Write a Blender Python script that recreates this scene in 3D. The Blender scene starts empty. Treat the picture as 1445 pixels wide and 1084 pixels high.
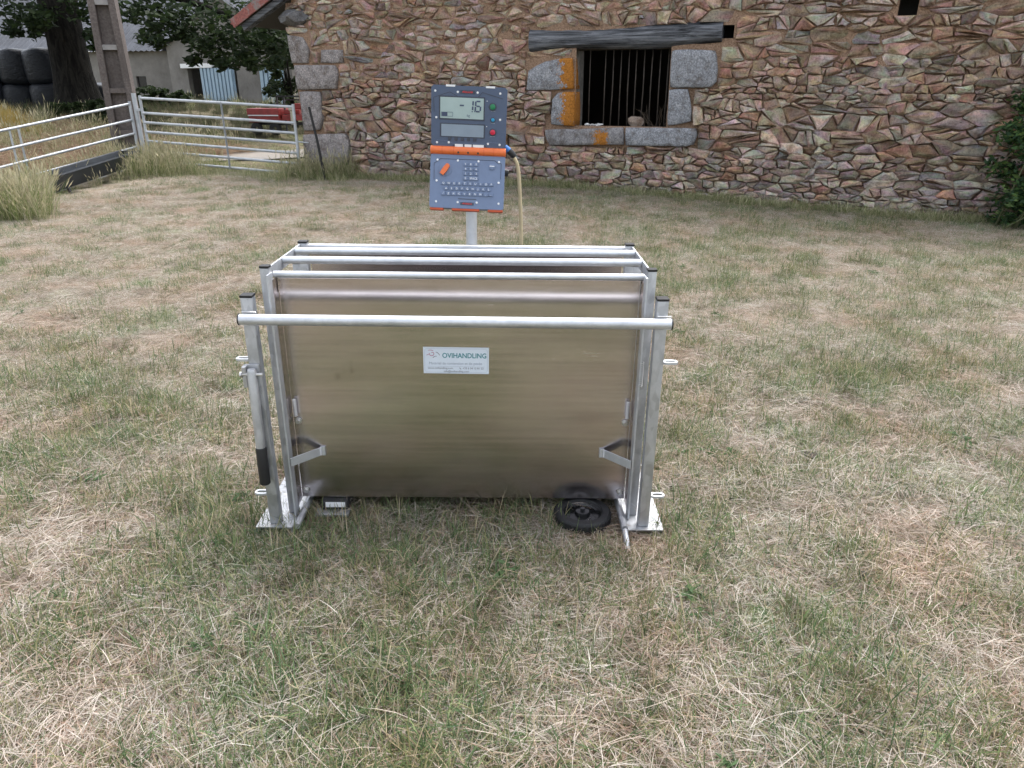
import bpy, bmesh, math, random
import numpy as np
from mathutils import Vector, Matrix, noise

R = math.radians
SC = bpy.context.scene
COL = SC.collection
rnd = random.Random(7)
rng = np.random.default_rng(7)

# ------------------------------------------------------------------ camera
CAM_H, PITCH, F_PX = 1.55, R(22.05), 1030.0
cam_d = bpy.data.cameras.new('camera')
cam = bpy.data.objects.new('camera', cam_d)
COL.objects.link(cam)
cam.location = (0, 0, CAM_H)
cam.rotation_euler = (R(90) - PITCH, 0, 0)
cam_d.sensor_fit = 'HORIZONTAL'
cam_d.sensor_width = 36.0
cam_d.lens = 36.0 * F_PX / 1445.0
cam_d.clip_start = 0.05
cam_d.clip_end = 600
SC.camera = cam

# ------------------------------------------------------------------ world, sun, exposure
SUN_EL, SUN_AZ = R(64), R(30)          # bright thin cloud, sun high, beyond and right of the wall
world = bpy.data.worlds.new('World')
SC.world = world
world.use_nodes = True
wn = world.node_tree
wn.nodes.clear()
w_out = wn.nodes.new('ShaderNodeOutputWorld')
w_bg = wn.nodes.new('ShaderNodeBackground')
w_sky = wn.nodes.new('ShaderNodeTexSky')
w_hsv = wn.nodes.new('ShaderNodeHueSaturation')
w_sky.sky_type = 'NISHITA'
w_sky.sun_disc = False
w_sky.sun_elevation = SUN_EL
w_sky.sun_rotation = SUN_AZ
w_sky.dust_density = 3.0
w_sky.air_density = 1.0
w_hsv.inputs['Saturation'].default_value = 0.34      # veiled sky
w_bg.inputs['Strength'].default_value = 0.15
wn.links.new(w_sky.outputs[0], w_hsv.inputs['Color'])
wn.links.new(w_hsv.outputs[0], w_bg.inputs[0])
wn.links.new(w_bg.outputs[0], w_out.inputs[0])

sun_d = bpy.data.lights.new('sun', 'SUN')
sun_d.energy = 0.8
sun_d.angle = R(50)
sun_d.color = (1.0, 0.985, 0.955)
sun = bpy.data.objects.new('sun', sun_d)
COL.objects.link(sun)
_sd = Vector((math.sin(SUN_AZ) * math.cos(SUN_EL), math.cos(SUN_AZ) * math.cos(SUN_EL), math.sin(SUN_EL)))
sun.rotation_euler = (-_sd).to_track_quat('-Z', 'Y').to_euler()
sun.location = _sd * 50

vs = SC.view_settings
vs.view_transform = 'Standard'
vs.look = 'None'
vs.exposure = 1.65
vs.gamma = 1.0
vs.use_curve_mapping = False
SC.render.engine = 'CYCLES'
SC.cycles.max_bounces = 4
SC.cycles.diffuse_bounces = 2
SC.cycles.glossy_bounces = 3
SC.cycles.adaptive_threshold = 0.02
SC.cycles.transparent_max_bounces = 6
SC.cycles.use_denoising = True
SC.cycles.caustics_reflective = False
SC.cycles.caustics_refractive = False

# ------------------------------------------------------------------ helpers
def sst(t):
    t = max(0.0, min(1.0, t))
    return t * t * (3 - 2 * t)

def nz(x, y, z=0.0):
    return noise.noise(Vector((x, y, z)))

def hz(x, y):
    """height of the ground"""
    z = 0.035 * nz(x * 0.55, y * 0.55) + 0.012 * nz(x * 2.1, y * 2.1, 3)
    if 1.2 < y < 4.2 and -2 < x < 1.8:
        z *= 0.25
    z -= 0.22 * sst((x - 0.5) / 5.5) * sst((y - 4.5) / 5)
    z -= 0.38 * sst((15.9 - y) / 3.2) * sst((-6.2 - x) / 2.6) * sst((y - 4) / 5)
    s = (x + 7.7) * -0.949 + (y - 15.9) * 0.314
    amp = 0.88
    z += amp * sst(s / 8.5)
    return z

def ray(px, py):
    dx, dy = (px - 722.5) / F_PX, (542.0 - py) / F_PX
    return Vector((dx, math.cos(PITCH) + dy * math.sin(PITCH), -math.sin(PITCH) + dy * math.cos(PITCH)))

def at_depth(px, py, d):
    """the point on that sight line at ground distance y = d"""
    v = ray(px, py)
    return Vector((0, 0, CAM_H)) + v * (d / v.y)

def empty(name, loc=(0, 0, 0), rot=(0, 0, 0)):
    o = bpy.data.objects.new(name, None)
    o.empty_display_size = 0.1
    COL.objects.link(o)
    o.location = loc
    o.rotation_euler = rot
    return o

def tag(o, label=None, cat=None, group=None, kind=None):
    if label: o['label'] = label
    if cat: o['category'] = cat
    if group: o['group'] = group
    if kind: o['kind'] = kind
    return o

def link(name, me, mat=None, parent=None):
    o = bpy.data.objects.new(name, me)
    if mat is not None and not me.materials:
        me.materials.append(mat)
    COL.objects.link(o)
    if parent is not None:
        o.parent = parent
    return o

class MB:
    """collects shapes for ONE mesh object"""
    def __init__(s, X=None):
        s.v, s.f, s.X, s.c = [], [], X, []
    def add(s, vs_, fs, M=None):
        b = len(s.v)
        for p in vs_:
            p = Vector(p)
            if M is not None: p = M @ p
            if s.X is not None: p = s.X @ p
            s.v.append(tuple(p))
        s.f += [tuple(i + b for i in f) for f in fs]
        return s
    def box(s, c, d, rot=None, bev=0.0):
        x, y, z = d[0] / 2, d[1] / 2, d[2] / 2
        M = Matrix.Translation(c)
        if rot is not None:
            M = M @ (rot if isinstance(rot, Matrix) else Matrix.Rotation(rot, 4, 'Z'))
        if bev <= 0:
            vs_ = [(-x, -y, -z), (x, -y, -z), (x, y, -z), (-x, y, -z), (-x, -y, z), (x, -y, z), (x, y, z), (-x, y, z)]
            return s.add(vs_, [(0, 3, 2, 1), (4, 5, 6, 7), (0, 1, 5, 4), (1, 2, 6, 5), (2, 3, 7, 6), (3, 0, 4, 7)], M)
        bm = bmesh.new()
        bmesh.ops.create_cube(bm, size=1)
        for v in bm.verts:
            v.co.x *= d[0]; v.co.y *= d[1]; v.co.z *= d[2]
        bmesh.ops.bevel(bm, geom=bm.edges[:], offset=bev, segments=2, affect='EDGES', profile=0.6)
        bm.verts.index_update()
        s.add([v.co.copy() for v in bm.verts], [[v.index for v in f.verts] for f in bm.faces], M)
        bm.free()
        return s
    def bar(s, p0, p1, w, h, up=(0, 0, 1)):
        """square bar between two points"""
        p0, p1 = Vector(p0), Vector(p1)
        d = (p1 - p0); L = d.length; d.normalize()
        upv = Vector(up)
        if abs(d.dot(upv)) > 0.98: upv = Vector((0, 1, 0))
        a = d.cross(upv).normalized(); b = a.cross(d).normalized()
        vs_ = []
        for p in (p0, p1):
            for i, j in ((-1, -1), (1, -1), (1, 1), (-1, 1)):
                vs_.append(p + a * (i * w / 2) + b * (j * h / 2))
        return s.add(vs_, [(0, 1, 2, 3), (7, 6, 5, 4), (0, 4, 5, 1), (1, 5, 6, 2), (2, 6, 7, 3), (3, 7, 4, 0)])
    def tube(s, pts, r, n=12, cap=True):
        pts = [Vector(p) for p in pts]
        rs = r if isinstance(r, (list, tuple)) else [r] * len(pts)
        vs_, fs = [], []
        a = None
        for i, p in enumerate(pts):
            d = (pts[min(i + 1, len(pts) - 1)] - pts[max(i - 1, 0)]).normalized()
            if a is None:
                a = d.orthogonal().normalized()
            else:
                a = (a - d * a.dot(d)).normalized()
            b = d.cross(a)
            for k in range(n):
                t = 2 * math.pi * k / n
                vs_.append(p + (a * math.cos(t) + b * math.sin(t)) * rs[i])
        for i in range(len(pts) - 1):
            for k in range(n):
                k2 = (k + 1) % n
                fs.append((i * n + k, i * n + k2, (i + 1) * n + k2, (i + 1) * n + k))
        if cap:
            fs.append(tuple(range(n - 1, -1, -1)))
            fs.append(tuple((len(pts) - 1) * n + k for k in range(n)))
        return s.add(vs_, fs)
    def cyl(s, p0, p1, r, n=12):
        return s.tube([p0, p1], r, n)
    def lathe(s, prof, n=24, M=None):
        vs_, fs = [], []
        for (r, z) in prof:
            for k in range(n):
                t = 2 * math.pi * k / n
                vs_.append((r * math.cos(t), r * math.sin(t), z))
        for i in range(len(prof) - 1):
            for k in range(n):
                k2 = (k + 1) % n
                fs.append((i * n + k, i * n + k2, (i + 1) * n + k2, (i + 1) * n + k))
        return s.add(vs_, fs, M)
    def prism(s, poly, y0, y1, M=None):
        """polygon in x,z (counter-clockwise seen from -y) extruded from y0 (front) to y1"""
        n = len(poly)
        vs_ = [(x, y0, z) for x, z in poly] + [(x, y1, z) for x, z in poly]
        fs = [tuple(range(n)), tuple(range(2 * n - 1, n - 1, -1))]
        fs += [(i, i + n, (i + 1) % n + n, (i + 1) % n) for i in range(n)]
        return s.add(vs_, fs, M)
    def build(s, name, mat, parent=None, smooth=None):
        me = bpy.data.meshes.new(name)
        me.from_pydata(s.v, [], s.f)
        me.update()
        o = link(name, me, mat, parent)
        if smooth:
            me.shade_smooth() if smooth is True else None
            if smooth is not True:
                bm = bmesh.new(); bm.from_mesh(me)
                for f in bm.faces: f.smooth = True
                for e in bm.edges:
                    if len(e.link_faces) == 2 and e.calc_face_angle(0) > R(smooth): e.smooth = False
                bm.to_mesh(me); bm.free()
        return o

def arr_mesh(name, V, T, colors=None):
    me = bpy.data.meshes.new(name)
    nv, nt = len(V), len(T)
    me.vertices.add(nv)
    me.vertices.foreach_set('co', np.asarray(V, np.float32).ravel())
    me.loops.add(nt * 3)
    me.loops.foreach_set('vertex_index', np.asarray(T, np.int32).ravel())
    me.polygons.add(nt)
    me.polygons.foreach_set('loop_start', np.arange(nt, dtype=np.int32) * 3)
    try:
        me.polygons.foreach_set('loop_total', np.full(nt, 3, np.int32))
    except Exception:
        pass
    if colors is not None:
        a = me.attributes.new('col', 'FLOAT_COLOR', 'POINT')
        c4 = np.ones((nv, 4), np.float32); c4[:, :colors.shape[1]] = colors
        a.data.foreach_set('color', c4.ravel())
    me.update(calc_edges=True)
    me.validate()
    return me

# ------------------------------------------------------------------ materials
class NT:
    def __init__(s, name):
        s.m = bpy.data.materials.new(name)
        s.m.use_nodes = True
        s.t = s.m.node_tree
        s.b = s.t.nodes['Principled BSDF']
        s.out = s.t.nodes['Material Output']
    def n(s, typ, **kw):
        d = s.t.nodes.new(typ)
        for k, v in kw.items():
            if k.startswith('i_'):
                d.inputs[k[2:].replace('_', ' ')].default_value = v
            else:
                setattr(d, k, v)
        return d
    def l(s, a, b):
        s.t.links.new(a, b)
    def noise(s, scale, detail=4, rough=0.55, vec=None, dist=0.0):
        d = s.n('ShaderNodeTexNoise', i_Scale=scale, i_Detail=detail, i_Roughness=rough, i_Distortion=dist)
        if vec is not None: s.l(vec, d.inputs['Vector'])
        return d.outputs['Fac']
    def ramp(s, fac, stops):
        d = s.n('ShaderNodeValToRGB')
        e = d.color_ramp.elements
        while len(e) < len(stops): e.new(0.5)
        for i, (p, c) in enumerate(stops):
            e[i].position = p
            e[i].color = (c, c, c, 1) if isinstance(c, (int, float)) else (*c, 1)
        s.l(fac, d.inputs[0])
        return d.outputs[0]
    def mix(s, fac, a, b, mode='MIX'):
        d = s.n('ShaderNodeMix', data_type='RGBA', blend_type=mode)
        for sock, v in ((d.inputs[0], fac), (d.inputs[6], a), (d.inputs[7], b)):
            if hasattr(v, 'links'): s.l(v, sock)
            elif isinstance(v, (int, float)): sock.default_value = v if sock == d.inputs[0] else (v, v, v, 1)
            else: sock.default_value = (*v, 1)
        return d.outputs[2]
    def math(s, op, a, b=0.5, c=None):
        d = s.n('ShaderNodeMath', operation=op)
        for i, v in enumerate((a, b) if c is None else (a, b, c)):
            if hasattr(v, 'links'): s.l(v, d.inputs[i])
            else: d.inputs[i].default_value = v
        return d.outputs[0]
    def obj(s):
        return s.n('ShaderNodeTexCoord').outputs['Object']
    def wpos(s):
        return s.n('ShaderNodeNewGeometry').outputs['Position']
    def stretch(s, vec, sc):
        d = s.n('ShaderNodeMapping'); d.inputs['Scale'].default_value = sc
        s.l(vec, d.inputs[0])
        return d.outputs[0]
    def bump(s, h, strength=0.3, dist=0.01):
        d = s.n('ShaderNodeBump', i_Strength=strength, i_Distance=dist)
        s.l(h, d.inputs['Height'])
        s.l(d.outputs[0], s.b.inputs['Normal'])
    def set(s, col=None, rough=None, metal=None, spec=None):
        for k, v in (('Base Color', col), ('Roughness', rough), ('Metallic', metal), ('Specular IOR Level', spec)):
            if v is None: continue
            if hasattr(v, 'links'): s.l(v, s.b.inputs[k])
            elif k == 'Base Color': s.b.inputs[k].default_value = (*v, 1)
            else: s.b.inputs[k].default_value = v
        return s.m

def plain(name, col, rough=0.5, metal=0.0, var=0.12, scale=30.0, bump=0.0):
    t = NT(name)
    o = t.obj()
    f = t.noise(scale, 5, 0.6, o)
    lo = tuple(c * (1 - var) for c in col); hi = tuple(min(1, c * (1 + var)) for c in col)
    t.set(t.ramp(f, [(0.3, lo), (0.7, hi)]), t.math('MULTIPLY_ADD', f, 0.2, rough - 0.1), metal)
    if bump: t.bump(f, bump, 0.005)
    return t.m

MAT = {}
# galvanised steel: zinc spangle, streaks
t = NT('galvanised_steel'); o = t.obj()
vor = t.n('ShaderNodeTexVoronoi', i_Scale=55.0); t.l(t.stretch(o, (1, 1, 0.45)), vor.inputs['Vector'])
sp = t.mix(0.55, vor.outputs['Color'], 0.5)
bw = t.n('ShaderNodeRGBToBW'); t.l(sp, bw.inputs[0])
n1 = t.noise(9, 5, 0.65, o)
g = t.ramp(t.math('MULTIPLY_ADD', bw.outputs[0], 0.5, t.math('MULTIPLY', n1, 0.5)), [(0.3, (0.33, 0.34, 0.36)), (0.7, (0.62, 0.63, 0.65))])
t.set(g, t.math('MULTIPLY_ADD', bw.outputs[0], 0.4, 0.30), 0.85)
t.bump(n1, 0.08, 0.002)
MAT['galv'] = t.m
# bright aluminium tube
t = NT('aluminium_tube'); o = t.obj()
f = t.noise(60, 4, 0.6, t.stretch(o, (0.15, 1, 1)))
f2 = t.noise(14, 5, 0.7, o)
t.set(t.ramp(f2, [(0.34, (0.52, 0.54, 0.57)), (0.62, (0.64, 0.66, 0.69))]), t.ramp(f, [(0.3, 0.46), (0.7, 0.60)]), 0.85)
MAT['alu'] = t.m
t = NT('aluminium_sheet'); o = t.obj()
f = t.noise(2.6, 4, 0.55, t.stretch(o, (0.8, 1, 1.6)), 0.4)
sc_ = t.noise(60, 5, 0.75, t.stretch(o, (1, 1, 0.5)))
stk_n = t.noise(46, 4, 0.7, t.stretch(o, (0.035, 1, 1.5)))
base_ = t.mix(t.math('MULTIPLY', sc_, 0.2), t.ramp(f, [(0.34, (0.575, 0.53, 0.54)), (0.66, (0.665, 0.62, 0.625))]), (0.50, 0.46, 0.465))
base_ = t.mix(1.0, base_, t.ramp(stk_n, [(0.36, (0.90, 0.90, 0.90)), (0.64, (1.07, 1.07, 1.07))]), 'MULTIPLY')
base_ = t.mix(t.ramp(t.noise(11, 3, 0.6, t.stretch(o, (1, 1, 0.6))), [(0.68, 0.0), (0.74, 0.35)]), base_, (0.30, 0.28, 0.27))
t.set(base_, t.math('ADD', t.ramp(f, [(0.34, 0.20), (0.66, 0.26)]), t.math('MULTIPLY', t.math('SUBTRACT', stk_n, 0.5), 0.12)), 1.0)
t.b.inputs['Anisotropic'].default_value = 0.75
tg = t.n('ShaderNodeTangent', direction_type='RADIAL', axis='Z'); t.l(tg.outputs[0], t.b.inputs['Tangent'])
t.bump(t.noise(1.6, 1, 0.4, o), 0.05, 0.01)
MAT['sheet'] = t.m
t = NT('galvanised_rail'); o = t.obj()
n1 = t.noise(7, 5, 0.65, o)
t.set(t.ramp(n1, [(0.34, (0.38, 0.40, 0.42)), (0.66, (0.52, 0.54, 0.565))]), 0.55, 0.45)
MAT['rail'] = t.m
MAT['black_plastic'] = plain('black_plastic', (0.008, 0.008, 0.009), 0.5)
MAT['rubber'] = plain('black_rubber', (0.008, 0.008, 0.009), 0.6, bump=0.1)
MAT['black_gloss'] = plain('black_enamel', (0.012, 0.012, 0.013), 0.22)
MAT['zinc'] = plain('zinc_bolt', (0.55, 0.55, 0.54), 0.35, 0.9)
MAT['console_up'] = plain('slate_blue_plastic', (0.072, 0.10, 0.165), 0.45, scale=60, var=0.06)
MAT['console_dark'] = plain('dark_blue_plastic', (0.045, 0.055, 0.08), 0.5)
MAT['key'] = plain('key_plastic', (0.14, 0.19, 0.30), 0.5)
MAT['orange'] = plain('orange_plastic', (0.70, 0.15, 0.035), 0.42, scale=40, var=0.06)
MAT['orange_dark'] = plain('dark_orange_rubber', (0.50, 0.075, 0.02), 0.5)
MAT['lcd'] = plain('lcd_glass', (0.37, 0.47, 0.46), 0.18, var=0.03)
MAT['lcd2'] = plain('lcd_glass_blank', (0.25, 0.31, 0.38), 0.15, var=0.05, scale=20)
MAT['lcd_ink'] = plain('lcd_segment', (0.05, 0.07, 0.13), 0.4)
MAT['white'] = plain('white_plastic', (0.78, 0.79, 0.80), 0.4, var=0.04)
MAT['red'] = plain('red_print', (0.62, 0.03, 0.03), 0.45)
MAT['green_btn'] = plain('green_button', (0.015, 0.20, 0.08), 0.4)
MAT['cyan_btn'] = plain('cyan_button', (0.02, 0.27, 0.48), 0.4)
MAT['red_btn'] = plain('red_button', (0.60, 0.02, 0.06), 0.4)
MAT['blue'] = plain('blue_connector', (0.02, 0.15, 0.45), 0.4)
MAT['beige'] = plain('beige_hose', (0.52, 0.43, 0.27), 0.55, var=0.08)
MAT['paper'] = plain('sticker_white', (0.66, 0.72, 0.80), 0.35, var=0.02)
MAT['teal'] = plain('teal_print', (0.01, 0.20, 0.23), 0.5)
MAT['grey_ink'] = plain('grey_print', (0.28, 0.33, 0.40), 0.5)
MAT['dark_ink'] = plain('dark_print', (0.10, 0.11, 0.14), 0.5)
MAT['plum'] = plain('plum_print', (0.40, 0.06, 0.14), 0.5)
MAT['iron'] = plain('rusty_iron', (0.075, 0.062, 0.052), 0.7, 0.4, var=0.5, scale=25)
MAT['bale'] = None

# blades of grass and straw; the tint follows the place on the ground
def blade_mat(name, mult=(1, 1, 1), patchy=True):
    t = NT(name)
    a = t.n('ShaderNodeAttribute', attribute_name='col')
    c = a.outputs['Color']
    w = t.wpos()
    if patchy:
        n1 = t.noise(1.7, 4, 0.65, w)
        n2 = t.noise(4.6, 5, 0.7, w)
        tint = t.ramp(n1, [(0.34, (1.03, 0.91, 0.84)), (0.46, (1.03, 0.98, 0.955)), (0.58, (1.03, 1.02, 1.02)), (0.70, (0.90, 1.0, 0.86))])
        br = t.ramp(n2, [(0.3, (0.60, 0.55, 0.50)), (0.46, (0.98, 0.97, 0.96)), (0.7, (1.18, 1.18, 1.19))])
        c = t.mix(1.0, t.mix(1.0, c, tint, 'MULTIPLY'), br, 'MULTIPLY')
    if mult != (1, 1, 1):
        c = t.mix(1.0, c, mult, 'MULTIPLY')
    t.set(c, 0.62, 0, 0.25)
    tr = t.n('ShaderNodeBsdfTranslucent'); t.l(c, tr.inputs[0])
    mx = t.n('ShaderNodeMixShader'); mx.inputs[0].default_value = 0.36
    t.l(t.b.outputs[0], mx.inputs[1]); t.l(tr.outputs[0], mx.inputs[2])
    t.l(mx.outputs[0], t.out.inputs[0])
    return t.m
MAT['blade'] = blade_mat('grass_blades')
MAT['tall'] = blade_mat('tall_grass_blades', patchy=False)
MAT['leaf'] = blade_mat('leaves', patchy=False)

t = NT('lawn_soil'); w = t.wpos()
n1, n2, n3 = t.noise(1.1, 4, 0.6, w), t.noise(14, 6, 0.7, w), t.noise(90, 3, 0.7, w)
c = t.ramp(n2, [(0.34, (0.075, 0.06, 0.038)), (0.5, (0.17, 0.14, 0.09)), (0.66, (0.28, 0.235, 0.16))])
c = t.mix(t.ramp(n1, [(0.42, 0.0), (0.62, 0.6)]), c, (0.075, 0.095, 0.035))
t.set(c, 0.9, 0, 0.1); t.bump(t.math('ADD', n2, n3), 0.8, 0.02)
MAT['soil'] = t.m
t = NT('lane_gravel'); w = t.wpos()
n1, n2 = t.noise(0.8, 4, 0.6, w), t.noise(25, 6, 0.7, w)
t.set(t.mix(t.ramp(n1, [(0.3, 0.0), (0.7, 0.5)]), t.ramp(n2, [(0.3, (0.18, 0.168, 0.157)), (0.7, (0.29, 0.272, 0.255))]), (0.33, 0.28, 0.22)), 0.9, 0, 0.1)
t.bump(n2, 0.5, 0.01)
MAT['lane'] = t.m

def stone_mat(name, attr=True, col=(0.3, 0.3, 0.3), speck=0.0, lichen=None, bumps=0.55):
    t = NT(name)
    o = t.wpos()
    base = t.n('ShaderNodeAttribute', attribute_name='col').outputs['Color'] if attr else None
    n1, n2, n3 = t.noise(7, 6, 0.65, o), t.noise(38, 6, 0.7, o), t.noise(160, 2, 0.6, o)
    k = t.ramp(n1, [(0.34, (0.62, 0.56, 0.51)), (0.5, (1, 1, 1)), (0.66, (1.25, 1.22, 1.19))])
    k2 = t.ramp(n2, [(0.34, (0.58, 0.57, 0.57)), (0.5, (1, 1, 1)), (0.66, (1.2, 1.18, 1.15))])
    c = t.mix(1.0, base if attr else col, k, 'MULTIPLY')
    c = t.mix(1.0, c, k2, 'MULTIPLY')
    if speck:
        v = t.n('ShaderNodeTexVoronoi', i_Scale=70.0); t.l(o, v.inputs['Vector'])
        b2 = t.n('ShaderNodeRGBToBW'); t.l(v.outputs['Color'], b2.inputs[0])
        c = t.mix(speck, c, t.ramp(b2.outputs[0], [(0.3, (0.72, 0.72, 0.73)), (0.55, (1, 1, 1)), (0.72, (1.3, 1.29, 1.28))]), 'MULTIPLY')
    if lichen is not None:
        # orange lichen grown over one side of the stone (object x, in metres along the wall)
        ox = t.n('ShaderNodeSeparateXYZ'); t.l(t.obj(), ox.inputs[0])
        d = t.math('ABSOLUTE', t.math('SUBTRACT', ox.outputs[0], lichen[0]))
        dz = t.math('ABSOLUTE', t.math('SUBTRACT', ox.outputs[2], lichen[1]))
        d = t.math('MAXIMUM', t.math('DIVIDE', d, lichen[2]), t.math('DIVIDE', dz, lichen[3]))
        nn = t.math('MULTIPLY_ADD', t.noise(34, 4, 0.7, o), 0.5, t.math('MULTIPLY', t.noise(7, 5, 0.7, o), 0.6))
        m_ = t.ramp(t.math('ADD', d, t.math('MULTIPLY', t.math('SUBTRACT', nn, 0.53), 4.6)), [(0.90, 1.0), (0.97, 0.0)])
        c = t.mix(m_, c, t.ramp(n2, [(0.36, (0.22, 0.09, 0.018)), (0.64, (0.47, 0.19, 0.035))]))
    if attr:
        ng = t.noise(5.2, 6, 0.7, o)
        c = t.mix(t.ramp(ng, [(0.60, 0.0), (0.70, 0.35)]), c, (0.40, 0.38, 0.35))       # pale crust
    t.set(c, 0.9, 0, 0.2)
    t.bump(t.math('ADD', t.math('MULTIPLY', n1, 1.4), t.math('MULTIPLY_ADD', n2, 0.8, t.math('MULTIPLY', n3, 0.25))), bumps, 0.02)
    return t.m
MAT['stone'] = stone_mat('rubble_stone', bumps=1.0)
MAT['granite'] = stone_mat('granite_block', False, (0.265, 0.245, 0.24), 0.8, None, 0.3)
MAT['granite_blue'] = stone_mat('blue_granite_block', False, (0.255, 0.265, 0.285), 0.8, None, 0.3)
t = NT('earth_mortar'); w = t.wpos()
n1, n2 = t.noise(4, 6, 0.65, w), t.noise(45, 6, 0.7, w)
sep = t.n('ShaderNodeSeparateXYZ'); t.l(w, sep.inputs[0])
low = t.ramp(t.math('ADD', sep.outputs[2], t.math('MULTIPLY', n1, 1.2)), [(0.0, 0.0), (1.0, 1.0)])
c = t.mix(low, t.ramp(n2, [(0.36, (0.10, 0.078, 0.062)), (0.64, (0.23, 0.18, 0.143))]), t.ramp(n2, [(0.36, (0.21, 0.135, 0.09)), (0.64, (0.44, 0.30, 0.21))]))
t.set(c, 0.95, 0, 0.1); t.bump(t.math('ADD', n1, n2), 0.9, 0.03)
MAT['mortar'] = t.m
t = NT('weathered_timber'); o = t.obj()
d = t.noise(2.2, 2, 0.5, o)
wv = t.noise(2.6, 8, 0.75, t.stretch(o, (0.35, 4, 6.0)), 1.2)
fine = t.noise(9, 5, 0.7, t.stretch(o, (0.12, 4, 5.0)), 0.4)
t.set(t.mix(0.5, t.ramp(wv, [(0.43, (0.012, 0.013, 0.016)), (0.50, (0.10, 0.105, 0.116)), (0.60, (0.31, 0.32, 0.345))]),
            t.ramp(fine, [(0.43, (0.02, 0.022, 0.025)), (0.57, (0.16, 0.167, 0.182))])), 0.85, 0, 0.2)
t.bump(t.math('ADD', wv, t.math('MULTIPLY', fine, 0.6)), 0.9, 0.03)
MAT['timber'] = t.m
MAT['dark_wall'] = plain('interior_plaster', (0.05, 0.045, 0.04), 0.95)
t = NT('clay_tile'); w = t.wpos()
n1, n2 = t.noise(5, 5, 0.65, w), t.noise(28, 6, 0.7, w)
c = t.ramp(n2, [(0.36, (0.17, 0.06, 0.05)), (0.64, (0.33, 0.115, 0.095))])
c = t.mix(t.ramp(n1, [(0.49, 0.0), (0.57, 0.85)]), c, (0.21, 0.205, 0.195))
t.set(c, 0.85); t.bump(n2, 0.4, 0.01)
MAT['tile'] = t.m
t = NT('bark'); w = t.wpos()
f = t.noise(3.2, 7, 0.7, t.stretch(w, (3, 3, 0.7)), 0.6)
t.set(t.ramp(f, [(0.40, (0.007, 0.0065, 0.006)), (0.62, (0.026, 0.024, 0.020))]), 0.95, 0, 0.1); t.bump(f, 1.0, 0.06)
MAT['bark'] = t.m
t = NT('concrete'); w = t.wpos()
n1, n2 = t.noise(1.6, 5, 0.65, w), t.noise(22, 6, 0.7, w)
t.set(t.mix(t.ramp(n1, [(0.4, 0.0), (0.65, 0.6)]), t.ramp(n2, [(0.36, (0.105, 0.088, 0.080)), (0.64, (0.185, 0.162, 0.150))]), (0.09, 0.076, 0.07)), 0.9, 0, 0.2)
t.bump(n2, 0.3, 0.01)
MAT['concrete'] = t.m
t = NT('render_wall'); w = t.wpos()
n1, n2 = t.noise(0.8, 6, 0.7, w), t.noise(9, 6, 0.7, w)
c = t.ramp(n1, [(0.34, (0.10, 0.094, 0.086)), (0.5, (0.165, 0.157, 0.147)), (0.66, (0.225, 0.217, 0.205))])
t.set(t.mix(t.math('MULTIPLY', n2, 0.5), c, (0.27, 0.25, 0.22)), 0.9); t.bump(n2, 0.3, 0.02)
MAT['render'] = t.m
MAT['fibro'] = plain('corrugated_fibre_cement', (0.078, 0.083, 0.096), 0.95, var=0.3, scale=1.2)
MAT['blue_sheet'] = plain('pale_blue_sheet', (0.30, 0.41, 0.50), 0.5, var=0.12, scale=2)
MAT['red_paint'] = plain('red_paint', (0.27, 0.03, 0.028), 0.45, var=0.3, scale=6)
MAT['black_metal'] = plain('black_metal', (0.03, 0.03, 0.032), 0.6)
t = NT('black_wrap'); o = t.obj()
n1 = t.noise(6, 4, 0.6, t.stretch(o, (1, 1, 3)), 1.0)
t.set(t.ramp(n1, [(0.3, (0.005, 0.006, 0.008)), (0.7, (0.011, 0.013, 0.017))]), 0.36, 0, 0.22); t.bump(n1, 0.5, 0.06)
MAT['bale'] = t.m
MAT['trough'] = plain('black_trough', (0.022, 0.027, 0.034), 0.45, var=0.3, scale=8)

# ------------------------------------------------------------------ ground
def make_ground():
    xs = np.unique(np.concatenate([np.arange(-14, 10, 0.25), np.arange(-40, -14, 1.0), np.arange(10, 40, 1.5), np.arange(-300, -40, 20), np.arange(40, 301, 20)]))
    ys = np.unique(np.concatenate([np.arange(-4, 22, 0.25), np.arange(22, 50, 1.0), np.arange(50, 401, 20), np.arange(-60, -4, 4)]))
    V = [(x, y, hz(x, y) - 0.012) for y in ys for x in xs]
    nx = len(xs)
    F = [(j * nx + i, j * nx + i + 1, (j + 1) * nx + i + 1, (j + 1) * nx + i) for j in range(len(ys) - 1) for i in range(nx - 1)]
    me = bpy.data.meshes.new('ground'); me.from_pydata(V, [], F); me.shade_smooth()
    tag(link('ground', me, MAT['soil']), kind='structure')
make_ground()

def strip(name, pts, width, mat, dz):
    mb = MB(); vs_ = []; n = len(pts)
    for i, (x, y) in enumerate(pts):
        a, b = pts[max(0, i - 1)], pts[min(n - 1, i + 1)]
        d = Vector((b[0] - a[0], b[1] - a[1])).normalized()
        w = width[i] if isinstance(width, list) else width
        for k in range(7):
            o_ = (k / 6 - 0.5) * w
            X, Y = x + d.y * o_, y - d.x * o_
            vs_.append((X, Y, hz(X, Y) + dz))
    fs = [(i * 7 + k, i * 7 + k + 1, i * 7 + k + 8, i * 7 + k + 7) for i in range(n - 1) for k in range(6)]
    mb.add(vs_, fs)
    return tag(mb.build(name, mat, smooth=True), kind='structure')
strip('lane', [(-9.4 + i * 0.45, 17.3 + 0.16 * i + 0.010 * i * i) for i in range(24)], [1.5 + 0.12 * i for i in range(24)], MAT['lane'], 0.02)

# ------------------------------------------------------------------ the stone barn
WYAW = R(-20)
_c, _s = math.cos(WYAW), math.sin(WYAW)
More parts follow.
